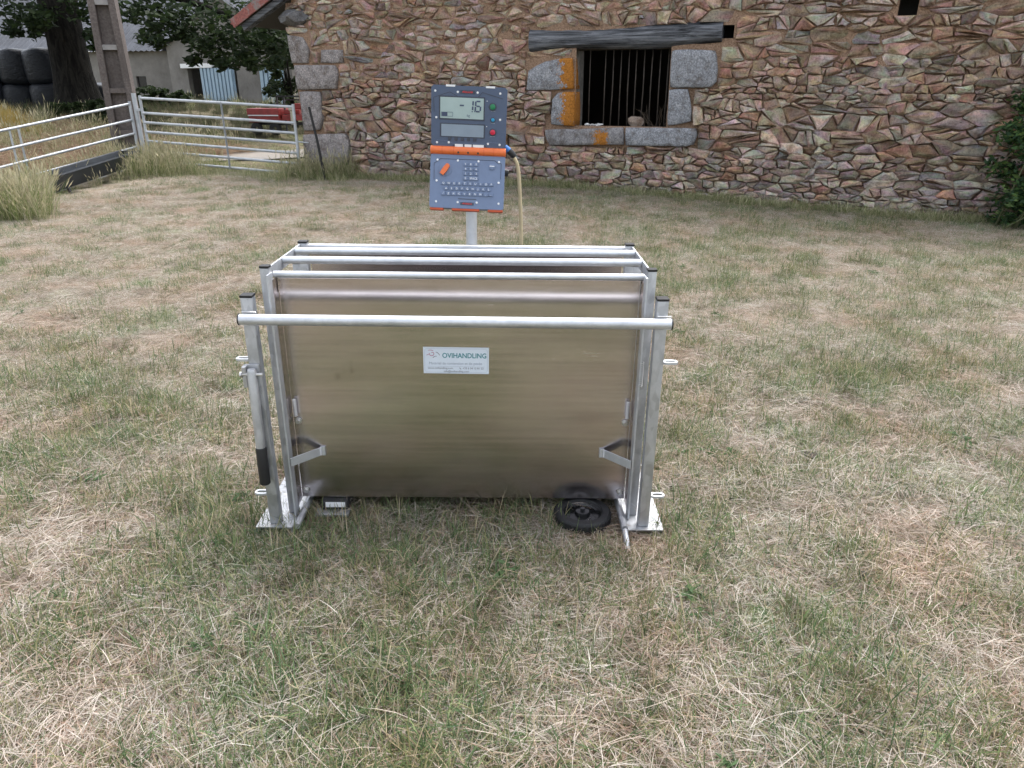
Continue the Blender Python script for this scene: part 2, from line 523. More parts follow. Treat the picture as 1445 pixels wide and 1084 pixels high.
# wall line runs through the foot of the wall near its left corner
WA = at_depth(490, 250, 14.3)
WU, WN = Vector((_c, _s, 0)), Vector((-_s, _c, 0))      # along the wall, into the wall
W0 = Vector((WA.x, WA.y, 0)) - WU * 1.1
def wl(px, py):
    """pixel of the photograph -> (u, z) on the wall plane"""
    v = ray(px, py); C = Vector((0, 0, CAM_H))
    k = (W0 - C).dot(WN) / v.dot(WN)
    p = C + v * k
    return ((p - W0).dot(WU), p.z)
barn = empty('stone_barn', W0, (0, 0, WYAW))
tag(barn, 'old rubble stone barn with a barred window under a grey timber lintel', 'barn')

def rect_px(x0, y0, x1, y1):
    a, b = wl(x0, (y0 + y1) / 2), wl(x1, (y0 + y1) / 2)
    c, d = wl((x0 + x1) / 2, y0), wl((x0 + x1) / 2, y1)
    return [a[0], b[0], d[1], c[1]]         # u0,u1,z0,z1
WIN = rect_px(810, 68, 946, 180)
HOLE1 = rect_px(1021, 33, 1038, 56)
HOLE2 = rect_px(1268, -14, 1297, 20)
LINT = rect_px(748, 37, 1019, 67)
BLOCKS = [   # granite: outline in photograph pixels
    ('quoin', [(406, 49), (428, 52), (439, 72), (436, 90), (413, 90)], 0.05),
    ('quoin', [(453, 70), (485, 70), (486, 89), (452, 89)], 0.035),
    ('quoin', [(416, 92), (474, 92), (478, 100), (476, 126), (421, 127)], 0.06),
    ('quoin', [(423, 129), (452, 129), (457, 165), (452, 184), (430, 185)], 0.05),
    ('quoin', [(429, 190), (488, 188), (494, 198), (493, 236), (433, 240)], 0.07),
    ('jamb_stone', [(743, 128), (746, 100), (770, 86), (809, 81), (811, 126)], 0.06),
    ('jamb_stone', [(778, 176), (779, 140), (788, 130), (811, 129), (811, 179)], 0.05),
    ('jamb_stone', [(948, 72), (953, 70), (1010, 71), (1013, 80), (1012, 116), (1004, 124), (945, 124)], 0.06),
    ('jamb_stone', [(944, 126), (971, 125), (975, 140), (976, 172), (942, 178)], 0.05),
    ('sill_stone', [(770, 183), (880, 180), (881, 204), (776, 205), (771, 195)], 0.09),
    ('sill_stone', [(883, 180), (983, 181), (985, 190), (980, 204), (970, 207), (883, 205)], 0.08),
]
BL = [(n_, [wl(*p) for p in poly], pr) for n_, poly, pr in BLOCKS]
BRECT = [(min(p[0] for p in q), max(p[0] for p in q), min(p[1] for p in q), max(p[1] for p in q)) for _, q, _ in BL]
EXCL = [tuple(WIN), tuple(LINT), tuple(HOLE1), tuple(HOLE2)] + BRECT
# roof line (bottom of the verge) on the wall plane
RA, RB = wl(352, 47), wl(426, 2)
RS = (RB[1] - RA[1]) / (RB[0] - RA[0])
RS = max(0.5, min(0.72, RS))
def roof_z(u):
    return RA[1] + RS * (u - RA[0])
WLEN, RIDGE_U = 15.0, 7.5
U_LEFT0, U_LEFT1 = wl(407, 50), wl(433, 238)            # left corner leans a little
def left_u(z):
    return U_LEFT1[0] + (U_LEFT0[0] - U_LEFT1[0]) * (z - U_LEFT1[1]) / (U_LEFT0[1] - U_LEFT1[1])

def clip(poly, a, b, c):
    """keep a*x+b*z <= c"""
    out = []
    n = len(poly)
    for i in range(n):
        p, q = poly[i], poly[(i + 1) % n]
        dp, dq = a * p[0] + b * p[1] - c, a * q[0] + b * q[1] - c
        if dp <= 0: out.append(p)
        if (dp < 0 < dq) or (dq < 0 < dp):
            k = dp / (dp - dq)
            out.append((p[0] + (q[0] - p[0]) * k, p[1] + (q[1] - p[1]) * k))
    return out

def area(poly):
    return 0.5 * sum(poly[i][0] * poly[(i + 1) % len(poly)][1] - poly[(i + 1) % len(poly)][0] * poly[i][1] for i in range(len(poly)))

U_MAX, Z_MAX = 12.6, 3.7
AX = 0.40
def stone_sites():
    S = []
    z = -0.32
    while z < Z_MAX:
        h = rnd.choice([0.08, 0.10, 0.12, 0.14, 0.17, 0.23])
        if z < 0.5: h *= 0.95
        u = -0.4 + rnd.random() * 0.3
        while u < U_MAX:
            w = h * rnd.uniform(1.2, 3.2)
            w = max(0.15, min(0.66, w))
            S.append([u + w / 2, z + h / 2 + rnd.uniform(-0.32, 0.32) * h, (rnd.uniform(0.0, 0.42) * h) ** 2])
            if rnd.random() < 0.13:
                S.append([u + w + rnd.uniform(-0.05, 0.05), z + rnd.uniform(0, 1) * h, 0.0])
            u += w
        z += h * 0.97
    for (u0, u1, z0, z1) in BRECT[:0]:
        pass
    return S

def split_rect(site, poly, r, g):
    """cut the cell back from a rectangle it does not own"""
    u, z = site
    ds = [(r[0] - u, (1, 0, r[0] - g)), (u - r[1], (-1, 0, -r[1] - g)), (r[2] - z, (0, 1, r[2] - g)), (z - r[3], (0, -1, -r[3] - g))]
    d, (a, b, c) = max(ds, key=lambda q: q[0])
    return clip(poly, a, b, c)

PAL_WARM = [(0.255, 0.165, 0.115), (0.30, 0.205, 0.15), (0.235, 0.15, 0.105), (0.33, 0.25, 0.195), (0.35, 0.285, 0.235), (0.27, 0.195, 0.155), (0.20, 0.115, 0.08), (0.285, 0.225, 0.185)]
PAL_GREY = [(0.27, 0.24, 0.215), (0.23, 0.215, 0.205), (0.20, 0.195, 0.20), (0.30, 0.27, 0.245), (0.24, 0.195, 0.17), (0.165, 0.15, 0.145), (0.33, 0.30, 0.275)]
def stone_color(u, z):
    grey = 0.12 + 0.45 * sst((0.95 - z) / 0.9) + 0.18 * sst((u - 6) / 4) * sst((1.8 - z) / 1.0) + 0.35 * nz(u * 0.8, z * 0.8, 9)
    r = rnd.random()
    if r < 0.022: c = (0.20, 0.205, 0.225)
    elif r < 0.05: c = (0.29, 0.145, 0.09)
    elif r < 0.15: c = (0.42, 0.375, 0.325)
    elif r < 0.18: c = (0.105, 0.09, 0.08)
    elif rnd.random() < grey: c = rnd.choice(PAL_GREY)
    else: c = rnd.choice(PAL_WARM)
    k = rnd.uniform(0.82, 1.62)
    return tuple((x * 0.62 + m_ * 0.38) * k for x, m_ in zip(c, (0.335, 0.262, 0.203)))

def stone_geo(poly, prd):
    """one rubble stone: back ring, front ring, raised facets"""
    n = len(poly)
    cx = sum(p[0] for p in poly) / n; cz = sum(p[1] for p in poly) / n
    ring = []
    for i in range(n):
        p, q = poly[i], poly[(i + 1) % n]
        L = math.hypot(q[0] - p[0], q[1] - p[1])
        if L < 0.02: continue
        k = rnd.uniform(0.02, 0.10)
        ring.append((p[0] + (cx - p[0]) * k, p[1] + (cz - p[1]) * k))
        if L > 0.09 and len(ring) < 10:
            t_ = rnd.uniform(0.35, 0.65)
            mx_, mz_ = p[0] + (q[0] - p[0]) * t_, p[1] + (q[1] - p[1]) * t_
            j = rnd.uniform(-0.010, 0.022)
            dl = math.hypot(cx - mx_, cz - mz_) + 1e-6
            ring.append((mx_ + (cx - mx_) / dl * j, mz_ + (cz - mz_) / dl * j))
    m = len(ring)
    if m < 3: return None
    ta, tb = rnd.uniform(-0.26, 0.26), rnd.uniform(-0.42, 0.24)
    vs_ = []
    for (x, z) in ring: vs_.append((x, 0.075, z))
    for (x, z) in ring:
        k = rnd.uniform(0.01, 0.05)
        vs_.append((x + (cx - x) * k, -prd * 0.6 + ta * (x - cx) + tb * (z - cz) + rnd.uniform(-0.008, 0.008), z + (cz - z) * k))
    ox, oz = rnd.uniform(-0.3, 0.3), rnd.uniform(-0.3, 0.3)
    ri = []
    step = 2 if m >= 6 else 1
    for i in range(0, m, step):
        x, z = ring[i]
        k = rnd.uniform(0.32, 0.62)
        ax_, az_ = cx + (x - cx) * ox * 0.3, cz + (z - cz) * oz * 0.3
        ri.append(len(vs_))
        vs_.append((x + (ax_ - x) * k, -prd + ta * (x - cx) * (1 - k) + tb * (z - cz) * (1 - k) - rnd.uniform(-0.006, 0.014), z + (az_ - z) * k))
    fs = []
    for i in range(m):
        i2 = (i + 1) % m
        fs.append((i, i + m, i2 + m, i2))
    q = len(ri)
    for a in range(q):
        i = a * step; i2 = ((a + 1) % q) * step
        A, B = ri[a], ri[(a + 1) % q]
        idx = [i]
        kk = i
        while kk != (i2 % m):
            kk = (kk + 1) % m
            idx.append(kk)
        for w_ in range(len(idx) - 1):
            fs.append((idx[w_] + m, A, idx[w_ + 1] + m))
        fs.append((A, B, idx[-1] + m))
    fs.append(tuple(reversed(ri)) if False else tuple(ri))
    fs = [tuple(reversed(f)) for f in fs]
    return vs_, fs

def mesh_col(name, vs_, fs, cols):
    me = bpy.data.meshes.new(name)
    me.from_pydata(vs_, [], fs)
    a = me.attributes.new('col', 'FLOAT_COLOR', 'POINT')
    flat = []
    for c in cols: flat += [c[0], c[1], c[2], 1.0]
    a.data.foreach_set('color', flat)
    bm = bmesh.new(); bm.from_mesh(me)
    bmesh.ops.recalc_face_normals(bm, faces=bm.faces)
    bm.to_mesh(me); bm.free()
    me.materials.append(MAT['stone'])
    return me

def build_stones():
    S = stone_sites()
    S = [s for s in S if not any(r[0] - 0.02 < s[0] < r[1] + 0.02 and r[2] - 0.02 < s[1] < r[3] + 0.02 for r in EXCL)]
    S = [s for s in S if s[0] > left_u(s[1]) + 0.04 and s[1] < roof_z(s[0]) - 0.06]
    P = np.array(S)
    out = []
    def emit(poly, u, z, up):
        u = sum(q[0] for q in poly) / len(poly); z = sum(q[1] for q in poly) / len(poly)
        if not any(r[0] - 0.34 < u < r[1] + 0.34 and r[2] - 0.22 < z < r[3] + 0.22 for r in (WIN, HOLE1, HOLE2)) and u > left_u(z) + 0.4:
            # no stone sits quite square in its bed: turn and size each one, so that neighbours overlap
            th = R(rnd.uniform(-8, 8)); k = rnd.uniform(0.95, 1.16); kz = k * rnd.uniform(0.94, 1.10); ca, sa = math.cos(th), math.sin(th)
            poly = [(u + ((a - u) * ca - (b - z) * sa) * k, z + ((a - u) * sa + (b - z) * ca) * kz) for a, b in poly]
        A = area(poly)
        prd = 0.004 + 0.062 * rnd.random() ** 1.3 + 0.030 * (1 - up) * rnd.random()
        gobj = stone_geo(poly, prd)
        if gobj is None: return
        p = W0 + WU * u; zc = p.y
        # picture size; stones outside the frame rank last
        top = CAM_H + 0.1 * p.length
        vis = 0.02 if (z > top or z < hz(p.x, p.y) - 0.03 or abs(p.x) > 0.70 * p.y * 0.95 + 0.3) else 1.0
        out.append((A / zc ** 2 * vis, gobj, stone_color(u, z)))
    for i, (u, z, w) in enumerate(S):
        poly = [(u - 0.62, z - 0.4), (u + 0.62, z - 0.4), (u + 0.62, z + 0.4), (u - 0.62, z + 0.4)]
        near = np.where((np.abs(P[:, 0] - u) < 1.1) & (np.abs(P[:, 1] - z) < 0.62))[0]
        order = near[np.argsort(((P[near, 0] - u) * AX) ** 2 + (P[near, 1] - z) ** 2)]
        up = sst((z - 1.35) / 0.8) * (1 - 0.45 * sst((u - 5.5) / 3))
        g = 0.0015 + 0.006 * rnd.random() ** 2 + up * 0.009 * (0.5 + nz(u * 0.9, z * 0.9, 4) * 1.8)
        g = max(0.0015, g)
        for j in order[1:46]:
            uj, zj, wj = S[j]
            a, b = 2 * (uj - u) * AX * AX, 2 * (zj - z)
            c = AX * AX * (uj * uj - u * u) + (zj * zj - z * z) - wj + w
            poly = clip(poly, a, b, c - g * math.hypot(a, b))
            if len(poly) < 3: break
        if len(poly) < 3: continue
        for r in EXCL:
            poly = split_rect((u, z), poly, r, 0.010)
            if len(poly) < 3: break
        if len(poly) < 3: continue
        # left corner and roof line
        k = (U_LEFT0[0] - U_LEFT1[0]) / (U_LEFT0[1] - U_LEFT1[1])
        poly = clip(poly, -1, k, -(U_LEFT1[0] - k * U_LEFT1[1]))
        if len(poly) >= 3: poly = clip(poly, -RS, 1, RA[1] - RS * RA[0] - 0.03)
        if len(poly) < 3 or area(poly) < 0.0022: continue
        stack = [poly]
        while stack:
            pl_ = stack.pop()
            A_ = area(pl_)
            if A_ > 0.009 and rnd.random() < min(0.80, A_ * 13):
                cx_ = sum(q[0] for q in pl_) / len(pl_); cz_ = sum(q[1] for q in pl_) / len(pl_)
                cx_ += rnd.uniform(-0.06, 0.06); cz_ += rnd.uniform(-0.025, 0.025)
                th_ = R(rnd.uniform(52, 128) if rnd.random() < 0.42 else rnd.uniform(-22, 22))
                na, nb = -math.sin(th_), math.cos(th_)
                k_ = na * cx_ + nb * cz_
                pa, pb2 = clip(pl_, na, nb, k_ - g * 0.7), clip(pl_, -na, -nb, -k_ - g * 0.7)
                if len(pa) >= 3 and len(pb2) >= 3 and min(area(pa), area(pb2)) > 0.0022:
                    stack += [pa, pb2]
                    continue
            emit(pl_, u, z, up)
    out.sort(key=lambda q: -q[0])
    for k_, (_, (vs_, fs), c) in enumerate(out[:300]):
        cols = [tuple(x * rnd.uniform(0.82, 1.16) for x in c) for _ in vs_]
        link('stone', mesh_col('stone', vs_, fs, cols), None, barn)
    V, F, C = [], [], []
    for _, (vs_, fs), c in out[300:]:
        b = len(V); V += vs_; F += [tuple(i + b for i in f) for f in fs]
        C += [tuple(x * rnd.uniform(0.82, 1.16) for x in c) for _ in vs_]
    o_ = link('small_stones', mesh_col('small_stones', V, F, C), None, barn)
    o_['kind'] = 'stuff'
    return len(out)
N_ST = build_stones()
print('stones', N_ST)

def build_mortar():
    du = 0.06
    us = np.arange(-0.3, U_MAX + 0.2, du); zs = np.arange(-0.4, Z_MAX + 0.1, du)
    V, F = [], []
    for z in zs:
        for u in us:
            up = sst((z - 1.2) / 0.9) * (1 - 0.5 * sst((u - 5.5) / 3))
            lu = left_u(z)
            V.append((max(u, lu + 0.02), 0.045 - 0.045 * up + 0.018 * nz(u * 3, z * 3) + 0.012 * nz(u * 9, z * 9, 5), z))
    nx = len(us)
    def cut(u, z, r): return r[0] < u + du / 2 < r[1] and r[2] < z + du / 2 < r[3]
    for j in range(len(zs) - 1):
        for i in range(nx - 1):
            u, z = us[i], zs[j]
            if cut(u, z, (WIN[0], WIN[1], WIN[2], WIN[3] + 0.1)) or cut(u, z, HOLE1) or cut(u, z, HOLE2): continue
            if z > roof_z(u) or u < left_u(z) - 0.05: continue
            F.append((j * nx + i, j * nx + i + 1, (j + 1) * nx + i + 1, (j + 1) * nx + i))
    me = bpy.data.meshes.new('mortar_bed'); me.from_pydata(V, [], F); me.shade_smooth()
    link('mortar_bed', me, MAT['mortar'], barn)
build_mortar()

def granite(name, poly, prd, mat, depth=0.32, label=None):
    cx = sum(p[0] for p in poly) / len(poly); cz = sum(p[1] for p in poly) / len(poly)
    if area(poly) < 0: poly = poly[::-1]
    # finer outline, slightly worn
    fine = []
    n = len(poly)
    for i in range(n):
        p, q = poly[i], poly[(i + 1) % n]
        L = math.hypot(q[0] - p[0], q[1] - p[1])
        m = max(1, int(L / 0.12))
        for k in range(m):
            t_ = k / m
            x, z = p[0] + (q[0] - p[0]) * t_, p[1] + (q[1] - p[1]) * t_
            j = 0.012 if k == 0 else rnd.uniform(-0.006, 0.007)
            d = math.hypot(cx - x, cz - z)
            fine.append((x + (cx - x) / d * j, z + (cz - z) / d * j))
    n = len(fine)
    vs_ = [(x, depth, z) for x, z in fine]
    vs_ += [(x, -prd + 0.022, z) for x, z in fine]
    def inn(k, y, jit): return [(x + (cx - x) * k * (1 + 0.2 * rnd.random()), y + rnd.uniform(-jit, jit), z + (cz - z) * k) for x, z in fine]
    vs_ += inn(0.06, -prd + 0.004, 0.003)
    vs_ += inn(0.4, -prd, 0.006)
    vs_.append((cx, -prd, cz))
    fs = []
    for r in range(3):
        for i in range(n):
            i2 = (i + 1) % n
            fs.append((r * n + i, r * n + i2, (r + 1) * n + i2, (r + 1) * n + i))
    for i in range(n): fs.append((3 * n + i, 3 * n + (i + 1) % n, 4 * n))
    me = bpy.data.meshes.new(name); me.from_pydata(vs_, [], fs)
    bm = bmesh.new(); bm.from_mesh(me); bmesh.ops.recalc_face_normals(bm, faces=bm.faces)
    for f in bm.faces: f.smooth = True
    bm.to_mesh(me); bm.free()
    o_ = link(name, me, mat, barn)
    if label: o_['label'] = label
    return o_
for i, (n_, poly, prd) in enumerate(BL):
    mat, lab = (MAT['granite'] if i < 5 else MAT['granite_blue']), None
    r = BRECT[i]
    if i == 5:
        mat = stone_mat('granite_lichen', False, (0.255, 0.265, 0.285), 0.8, (r[1] - 0.08, (r[2] + r[3]) / 2 + 0.05, 0.17, 0.42), 0.3); lab = 'upper jamb stone with orange lichen'
    elif i == 6:
        mat = stone_mat('granite_lichen', False, (0.255, 0.265, 0.285), 0.8, (r[1] - 0.06, (r[2] + r[3]) / 2, 0.17, 0.5), 0.3); lab = 'lower jamb stone with orange lichen'
    elif i == 9:
        mat = stone_mat('granite_lichen', False, (0.225, 0.22, 0.225), 0.6, (wl(850, 195)[0], wl(850, 197)[1], 0.13, 0.12), 0.3)
    granite(n_, poly, prd, mat, 0.34, lab)

# timber lintel: two long faces, sagging and split
def lintel():
    u0, u1, z0, z1 = LINT
    mb = MB(); n = 28; ringn = 12; vs_ = []
    a, b = wl(748, 42), wl(748, 74); c, d = wl(1021, 32), wl(1019, 60)
    for i in range(n + 1):
        t_ = i / n
        u = u0 + (u1 - u0) * t_
        lo = b[1] + (d[1] - b[1]) * t_ - 0.01 + 0.05 * math.sin(t_ * 7.0) * 0.5 + 0.02 * nz(u * 2, 1)
        hi = a[1] + (c[1] - a[1]) * t_ + 0.035 * math.sin(t_ * 6.0 + 2.6) * 0.8 + 0.012 * nz(u * 2.5, 5)
        for k in range(ringn):
            th = 2 * math.pi * k / ringn
            cy, cz = math.cos(th), math.sin(th)
            sq = max(abs(cy), abs(cz)) ** 0.75
            y = 0.13 - cy / sq * 0.21; z = (lo + hi) / 2 + cz / sq * (hi - lo) / 2
            y += 0.014 * nz(u * 3, k * 2.0); z += 0.008 * nz(u * 3, k * 2.0, 8)
            vs_.append((u, y, z))
    fs = [(i * ringn + k, (i + 1) * ringn + k, (i + 1) * ringn + (k + 1) % ringn, i * ringn + (k + 1) % ringn) for i in range(n) for k in range(ringn)]
    fs += [tuple(range(ringn)), tuple(n * ringn + k for k in range(ringn - 1, -1, -1))]
    mb.add(vs_, fs)
    o_ = mb.build('lintel', MAT['timber'], barn, smooth=50)
    o_['label'] = 'long weathered grey timber lintel'
lintel()

# window opening: reveals, grille
rv = MB()
u0, u1, z0, z1 = WIN
rv.box((u0 - 0.10, 0.42, (z0 + z1) / 2 + 0.05), (0.2, 0.30, z1 - z0 + 0.3))
rv.box((u1 + 0.10, 0.42, (z0 + z1) / 2 + 0.05), (0.2, 0.30, z1 - z0 + 0.3))
rv.box(((u0 + u1) / 2, 0.45, z0 - 0.09), (u1 - u0 - 0.01, 0.28, 0.16))
rv.box(((u0 + u1) / 2, 0.46, z1 + 0.22), (u1 - u0 - 0.01, 0.24, 0.2))
rv.build('window_reveal', plain('reveal_stone', (0.20, 0.185, 0.165), 0.9, var=0.4, scale=9, bump=0.6), barn)
gr = MB()
gr.bar((u0, 0.24, z1 - 0.0), (u1, 0.24, z1 - 0.0), 0.03, 0.03)
grille = gr.build('window_grille', MAT['iron'], barn)
bar_px = [828, 850, 861, 872, 883, 893, 904, 915, 926, 937]
for i, bx in enumerate(bar_px):
    u = u0 + (u1 - u0) * (bx - 811) / (945 - 811)
    MB().tube([(u + rnd.uniform(-0.015, 0.015), 0.24, z0 - 0.03), (u + rnd.uniform(-0.008, 0.008), 0.235, (z0 + z1) / 2), (u, 0.24, z1 + 0.03)], 0.0095, 7).build('window_bar', MAT['iron'], grille, smooth=True)
# loose stone, rag and dead twigs lying on the sill
def rock(name, c, r, mat, parent=None, seed=0, flat=0.75):
    bm = bmesh.new()
    bmesh.ops.create_icosphere(bm, subdivisions=2, radius=1)
    for v in bm.verts:
        k = 1 + 0.35 * noise.noise(v.co * 1.3 + Vector((seed * 7.1, 0, 0))) + 0.12 * noise.noise(v.co * 4 + Vector((seed, 3, 0)))
        v.co = Vector((v.co.x * r[0], v.co.y * r[1], v.co.z * r[2] * flat)) * k + Vector(c)
    me = bpy.data.meshes.new(name); bm.to_mesh(me); bm.free()
    return link(name, me, mat, parent)
us, zs_ = wl(894, 172)
gst = stone_mat('loose_stone', False, (0.27, 0.215, 0.175), 0, None, 0.5)
st = rock('loose_stone', (0, 0, 0.08), (0.14, 0.11, 0.12), gst, None, 3)
st.location = W0 + WU * us + WN * 0.20 + Vector((0, 0, z0 + 0.0)); st.rotation_euler = (0, 0, WYAW)
tag(st, 'rounded pale stone lying on the window sill behind the bars', 'stone')
tw = MB()
for k in range(16):
    b0 = Vector((rnd.uniform(-0.22, 0.3), rnd.uniform(-0.03, 0.10), 0.0))
    p = [b0]
    d = Vector((rnd.uniform(-0.6, 0.6), rnd.uniform(-0.2, 0.2), rnd.uniform(0.3, 1)))
    for q in range(4):
        d = (d + Vector((rnd.uniform(-0.5, 0.5), rnd.uniform(-0.2, 0.2), rnd.uniform(-0.4, 0.3)))).normalized()
        p.append(p[-1] + d * rnd.uniform(0.06, 0.12))
    for q in p: q.z = max(q.z, 0.004)
    tw.tube(p, [0.006, 0.005, 0.004, 0.003, 0.002], 4)
twu, _ = wl(922, 165)
two = tw.build('dead_twigs', plain('dead_twig', (0.12, 0.09, 0.065), 0.9))
two.location = W0 + WU * twu + WN * 0.30 + Vector((0, 0, z0)); two.rotation_euler = (0, 0, WYAW)
tag(two, 'tangle of dead twigs on the sill inside the barred window', 'twigs')
rag = MB()
rgu, _ = wl(838, 172)
for k in range(7):
    a = Vector((rnd.uniform(-0.16, 0.14), rnd.uniform(-0.02, 0.04), 0.0)); r_ = rnd.uniform(0.012, 0.024); d_ = rnd.uniform(-0.6, 0.6)
    e_ = Vector((math.cos(d_), 0.4 * math.sin(d_), rnd.uniform(-0.05, 0.25))) * rnd.uniform(0.025, 0.05)
    a.z = r_ * 0.8
    rag.tube([a - e_ * 1.3, a - e_, a + Vector((0, 0, 0.008)), a + e_, a + e_ * 1.35], [0.003, r_ * 0.8, r_, r_ * 0.7, 0.003], 7)
rgo = rag.build('rag', plain('pale_rag', (0.55, 0.55, 0.54), 0.8, var=0.4, scale=20), smooth=True)
rgo.location = W0 + WU * rgu + WN * 0.12 + Vector((0, 0, z0 + 0.012)); rgo.rotation_euler = (0, 0, WYAW)
tag(rgo, 'crumpled pale rag on the window sill at its left end', 'rag')

# shell of the barn: inner leaf with openings, other walls, roof
def shell():
    mb = MB()
    y0, y1, zt = 0.58, 0.62, 3.9
    def wallrect(a, b, c, d):
        if b > a and d > c: mb.box(((a + b) / 2, (y0 + y1) / 2, (c + d) / 2), (b - a, y1 - y0, d - c))
    holes = sorted([(WIN[0] - 0.01, WIN[1] + 0.01, WIN[2] - 0.02, WIN[3] + 0.12)], key=lambda r: r[0])
    cur = 0.12
    for r in holes:
        wallrect(cur, r[0], -0.4, zt - 1.5 if cur < 1 else zt)
        wallrect(r[0], r[1], -0.4, r[2]); wallrect(r[0], r[1], r[3], zt)
        cur = r[1]
    wallrect(cur, WLEN, -0.4, zt)
    mb.box((WLEN - 0.25, 4.6, 1.2), (0.5, 7.9, 3.2))
    mb.box((0.40, 4.6, 0.95), (0.5, 7.9, 2.7))
    mb.box((WLEN / 2, 8.8, 1.8), (WLEN - 0.9, 0.5, 4.2))
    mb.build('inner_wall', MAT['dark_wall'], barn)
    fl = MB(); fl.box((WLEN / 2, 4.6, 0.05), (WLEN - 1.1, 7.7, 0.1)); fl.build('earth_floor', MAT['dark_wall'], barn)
    # gable above the picture
    g = MB()
    g.prism([(1.3, 3.62), (WLEN - 1.3, 3.62), (RIDGE_U, roof_z(RIDGE_U) - 0.05)][::1], 0.05, 0.5)
    g.prism([(U_MAX - 0.05, -0.4), (WLEN, -0.4), (WLEN, roof_z(0.2)), (U_MAX - 0.05, 3.7)], 0.03, 0.5)
    g.build('upper_gable', MAT['mortar'], barn)
shell()

def roof():
    ue = RA[0] - 0.02               # eave end of the verge
    ang = math.atan(RS)
    def P(u, y, lift=0.0): return Vector((u - lift * math.sin(ang), y, roof_z(u) + lift * math.cos(ang)))
    y_f, y_b = -0.22, 9.2
    deck = MB()
    for sgn in (1, -1):
        def X(p): return p if sgn == 1 else Vector((2 * RIDGE_U - p.x, p.y, p.z))
        vs_ = [X(P(ue, y_f + 0.05, 0.15)), X(P(RIDGE_U, y_f + 0.05, 0.15)), X(P(RIDGE_U, y_b, 0.15)), X(P(ue, y_b, 0.15)),
               X(P(ue, y_f + 0.05, 0.18)), X(P(RIDGE_U, y_f + 0.05, 0.18)), X(P(RIDGE_U, y_b, 0.18)), X(P(ue, y_b, 0.18))]
        deck.add(vs_, [(0, 3, 2, 1), (4, 5, 6, 7), (0, 1, 5, 4), (1, 2, 6, 5), (2, 3, 7, 6), (3, 0, 4, 7)])
    rf = deck.build('roof', plain('roof_boards', (0.07, 0.06, 0.05), 0.9), barn)
    # verge rafter and purlin end
    r = MB(); r.bar(P(ue + 0.05, y_f + 0.12, 0.075), P(RIDGE_U, y_f + 0.12, 0.075), 0.10, 0.145, up=(0, 1, 0))
    r.build('rafter', MAT['timber'], rf)
    # clay tiles: courses of the left slope, the two courses by the verge as single tiles
    L = (RIDGE_U - ue) / math.cos(ang); n = int(L / 0.22)
    proto = {}
    for j in range(2):
        mb = MB()
        prof = [(-0.14, 0.012), (-0.08, 0.0), (0.0, 0.004), (0.07, 0.022), (0.14, 0.030)]
        vs_ = []
        for (yy, zz) in prof:
            vs_ += [(-0.19, yy, zz), (0.19, yy, zz), (0.19, yy, zz - 0.02), (-0.19, yy, zz - 0.02)]
        fs = []
        for i in range(len(prof) - 1):
            a, b = i * 4, i * 4 + 4
            for k in range(4): fs.append((a + k, a + (k + 1) % 4, b + (k + 1) % 4, b + k))
        fs += [(3, 2, 1, 0), (16, 17, 18, 19)]
        mb.add(vs_, fs)
        me = bpy.data.meshes.new('tile'); me.from_pydata(mb.v, [], mb.f); me.materials.append(MAT['tile'])
        bm = bmesh.new(); bm.from_mesh(me); bmesh.ops.recalc_face_normals(bm, faces=bm.faces); bm.to_mesh(me); bm.free()
        proto[j] = me
    # hanging verge tile edge (the red band seen from the lawn)
    vme = MB().box((0, 0, 0), (0.40, 0.028, 0.16), bev=0.006)
    m2 = bpy.data.meshes.new('verge_tile'); m2.from_pydata(vme.v, [], vme.f); m2.materials.append(MAT['tile'])
    for i in range(22):
        s_ = 0.14 + i * 0.33
        u = ue + s_ * math.cos(ang)
        o_ = link('verge_tile', m2, None, rf)
        o_.location = P(u, y_f - 0.02 + rnd.uniform(-0.006, 0.006), 0.205 + rnd.uniform(-0.01, 0.01)); o_.rotation_euler = (rnd.uniform(-0.03, 0.03), -ang + rnd.uniform(-0.02, 0.02), 0)
    for i in range(22):
        s_ = 0.08 + i * 0.33
        u = ue + s_ * math.cos(ang)
        for k in range(2):
            o_ = link('roof_tile', proto[0], None, rf)
            o_.location = P(u, y_f + 0.14 + k * 0.27, 0.235 + 0.012 * (k % 2)); o_.rotation_euler = (0, -ang - 0.05 + rnd.uniform(-0.02, 0.02), rnd.uniform(-0.02, 0.02))
    rest = MB()
    for i in range(n):
        u = ue + (0.2 + i * 0.22) * math.cos(ang)
        for sgn in (1, -1):
            a, b = P(u - 0.14, 0, 0.20), P(u + 0.14, 0, 0.235)
            if sgn == -1: a, b = Vector((2 * RIDGE_U - a.x, 0, a.z)), Vector((2 * RIDGE_U - b.x, 0, b.z))
            ys = np.linspace(y_f + 0.5 if sgn == 1 else y_f, y_b, 34)
            vs_ = []
            for q, yy in enumerate(ys):
                lift = 0.03 * (q % 2)
                vs_ += [(a.x, yy, a.z + lift + 0.03), (b.x, yy, b.z + lift)]
            rest.add(vs_, [(2 * q, 2 * q + 2, 2 * q + 3, 2 * q + 1) for q in range(len(ys) - 1)])
    ro = rest.build('tile_courses', MAT['tile'], rf); ro['kind'] = 'stuff'
roof()
# weathered stone and timber stub tucked under the eave
u_, z_ = wl(418, 24)
o_ = rock('corbel_stone', (u_ - 0.02, 0.05, z_), (0.34, 0.26, 0.22), stone_mat('lichened_stone', False, (0.15, 0.15, 0.155), 0.5, None, 0.7), barn, 5)
o_['label'] = 'dark lichened stone tucked under the eave'

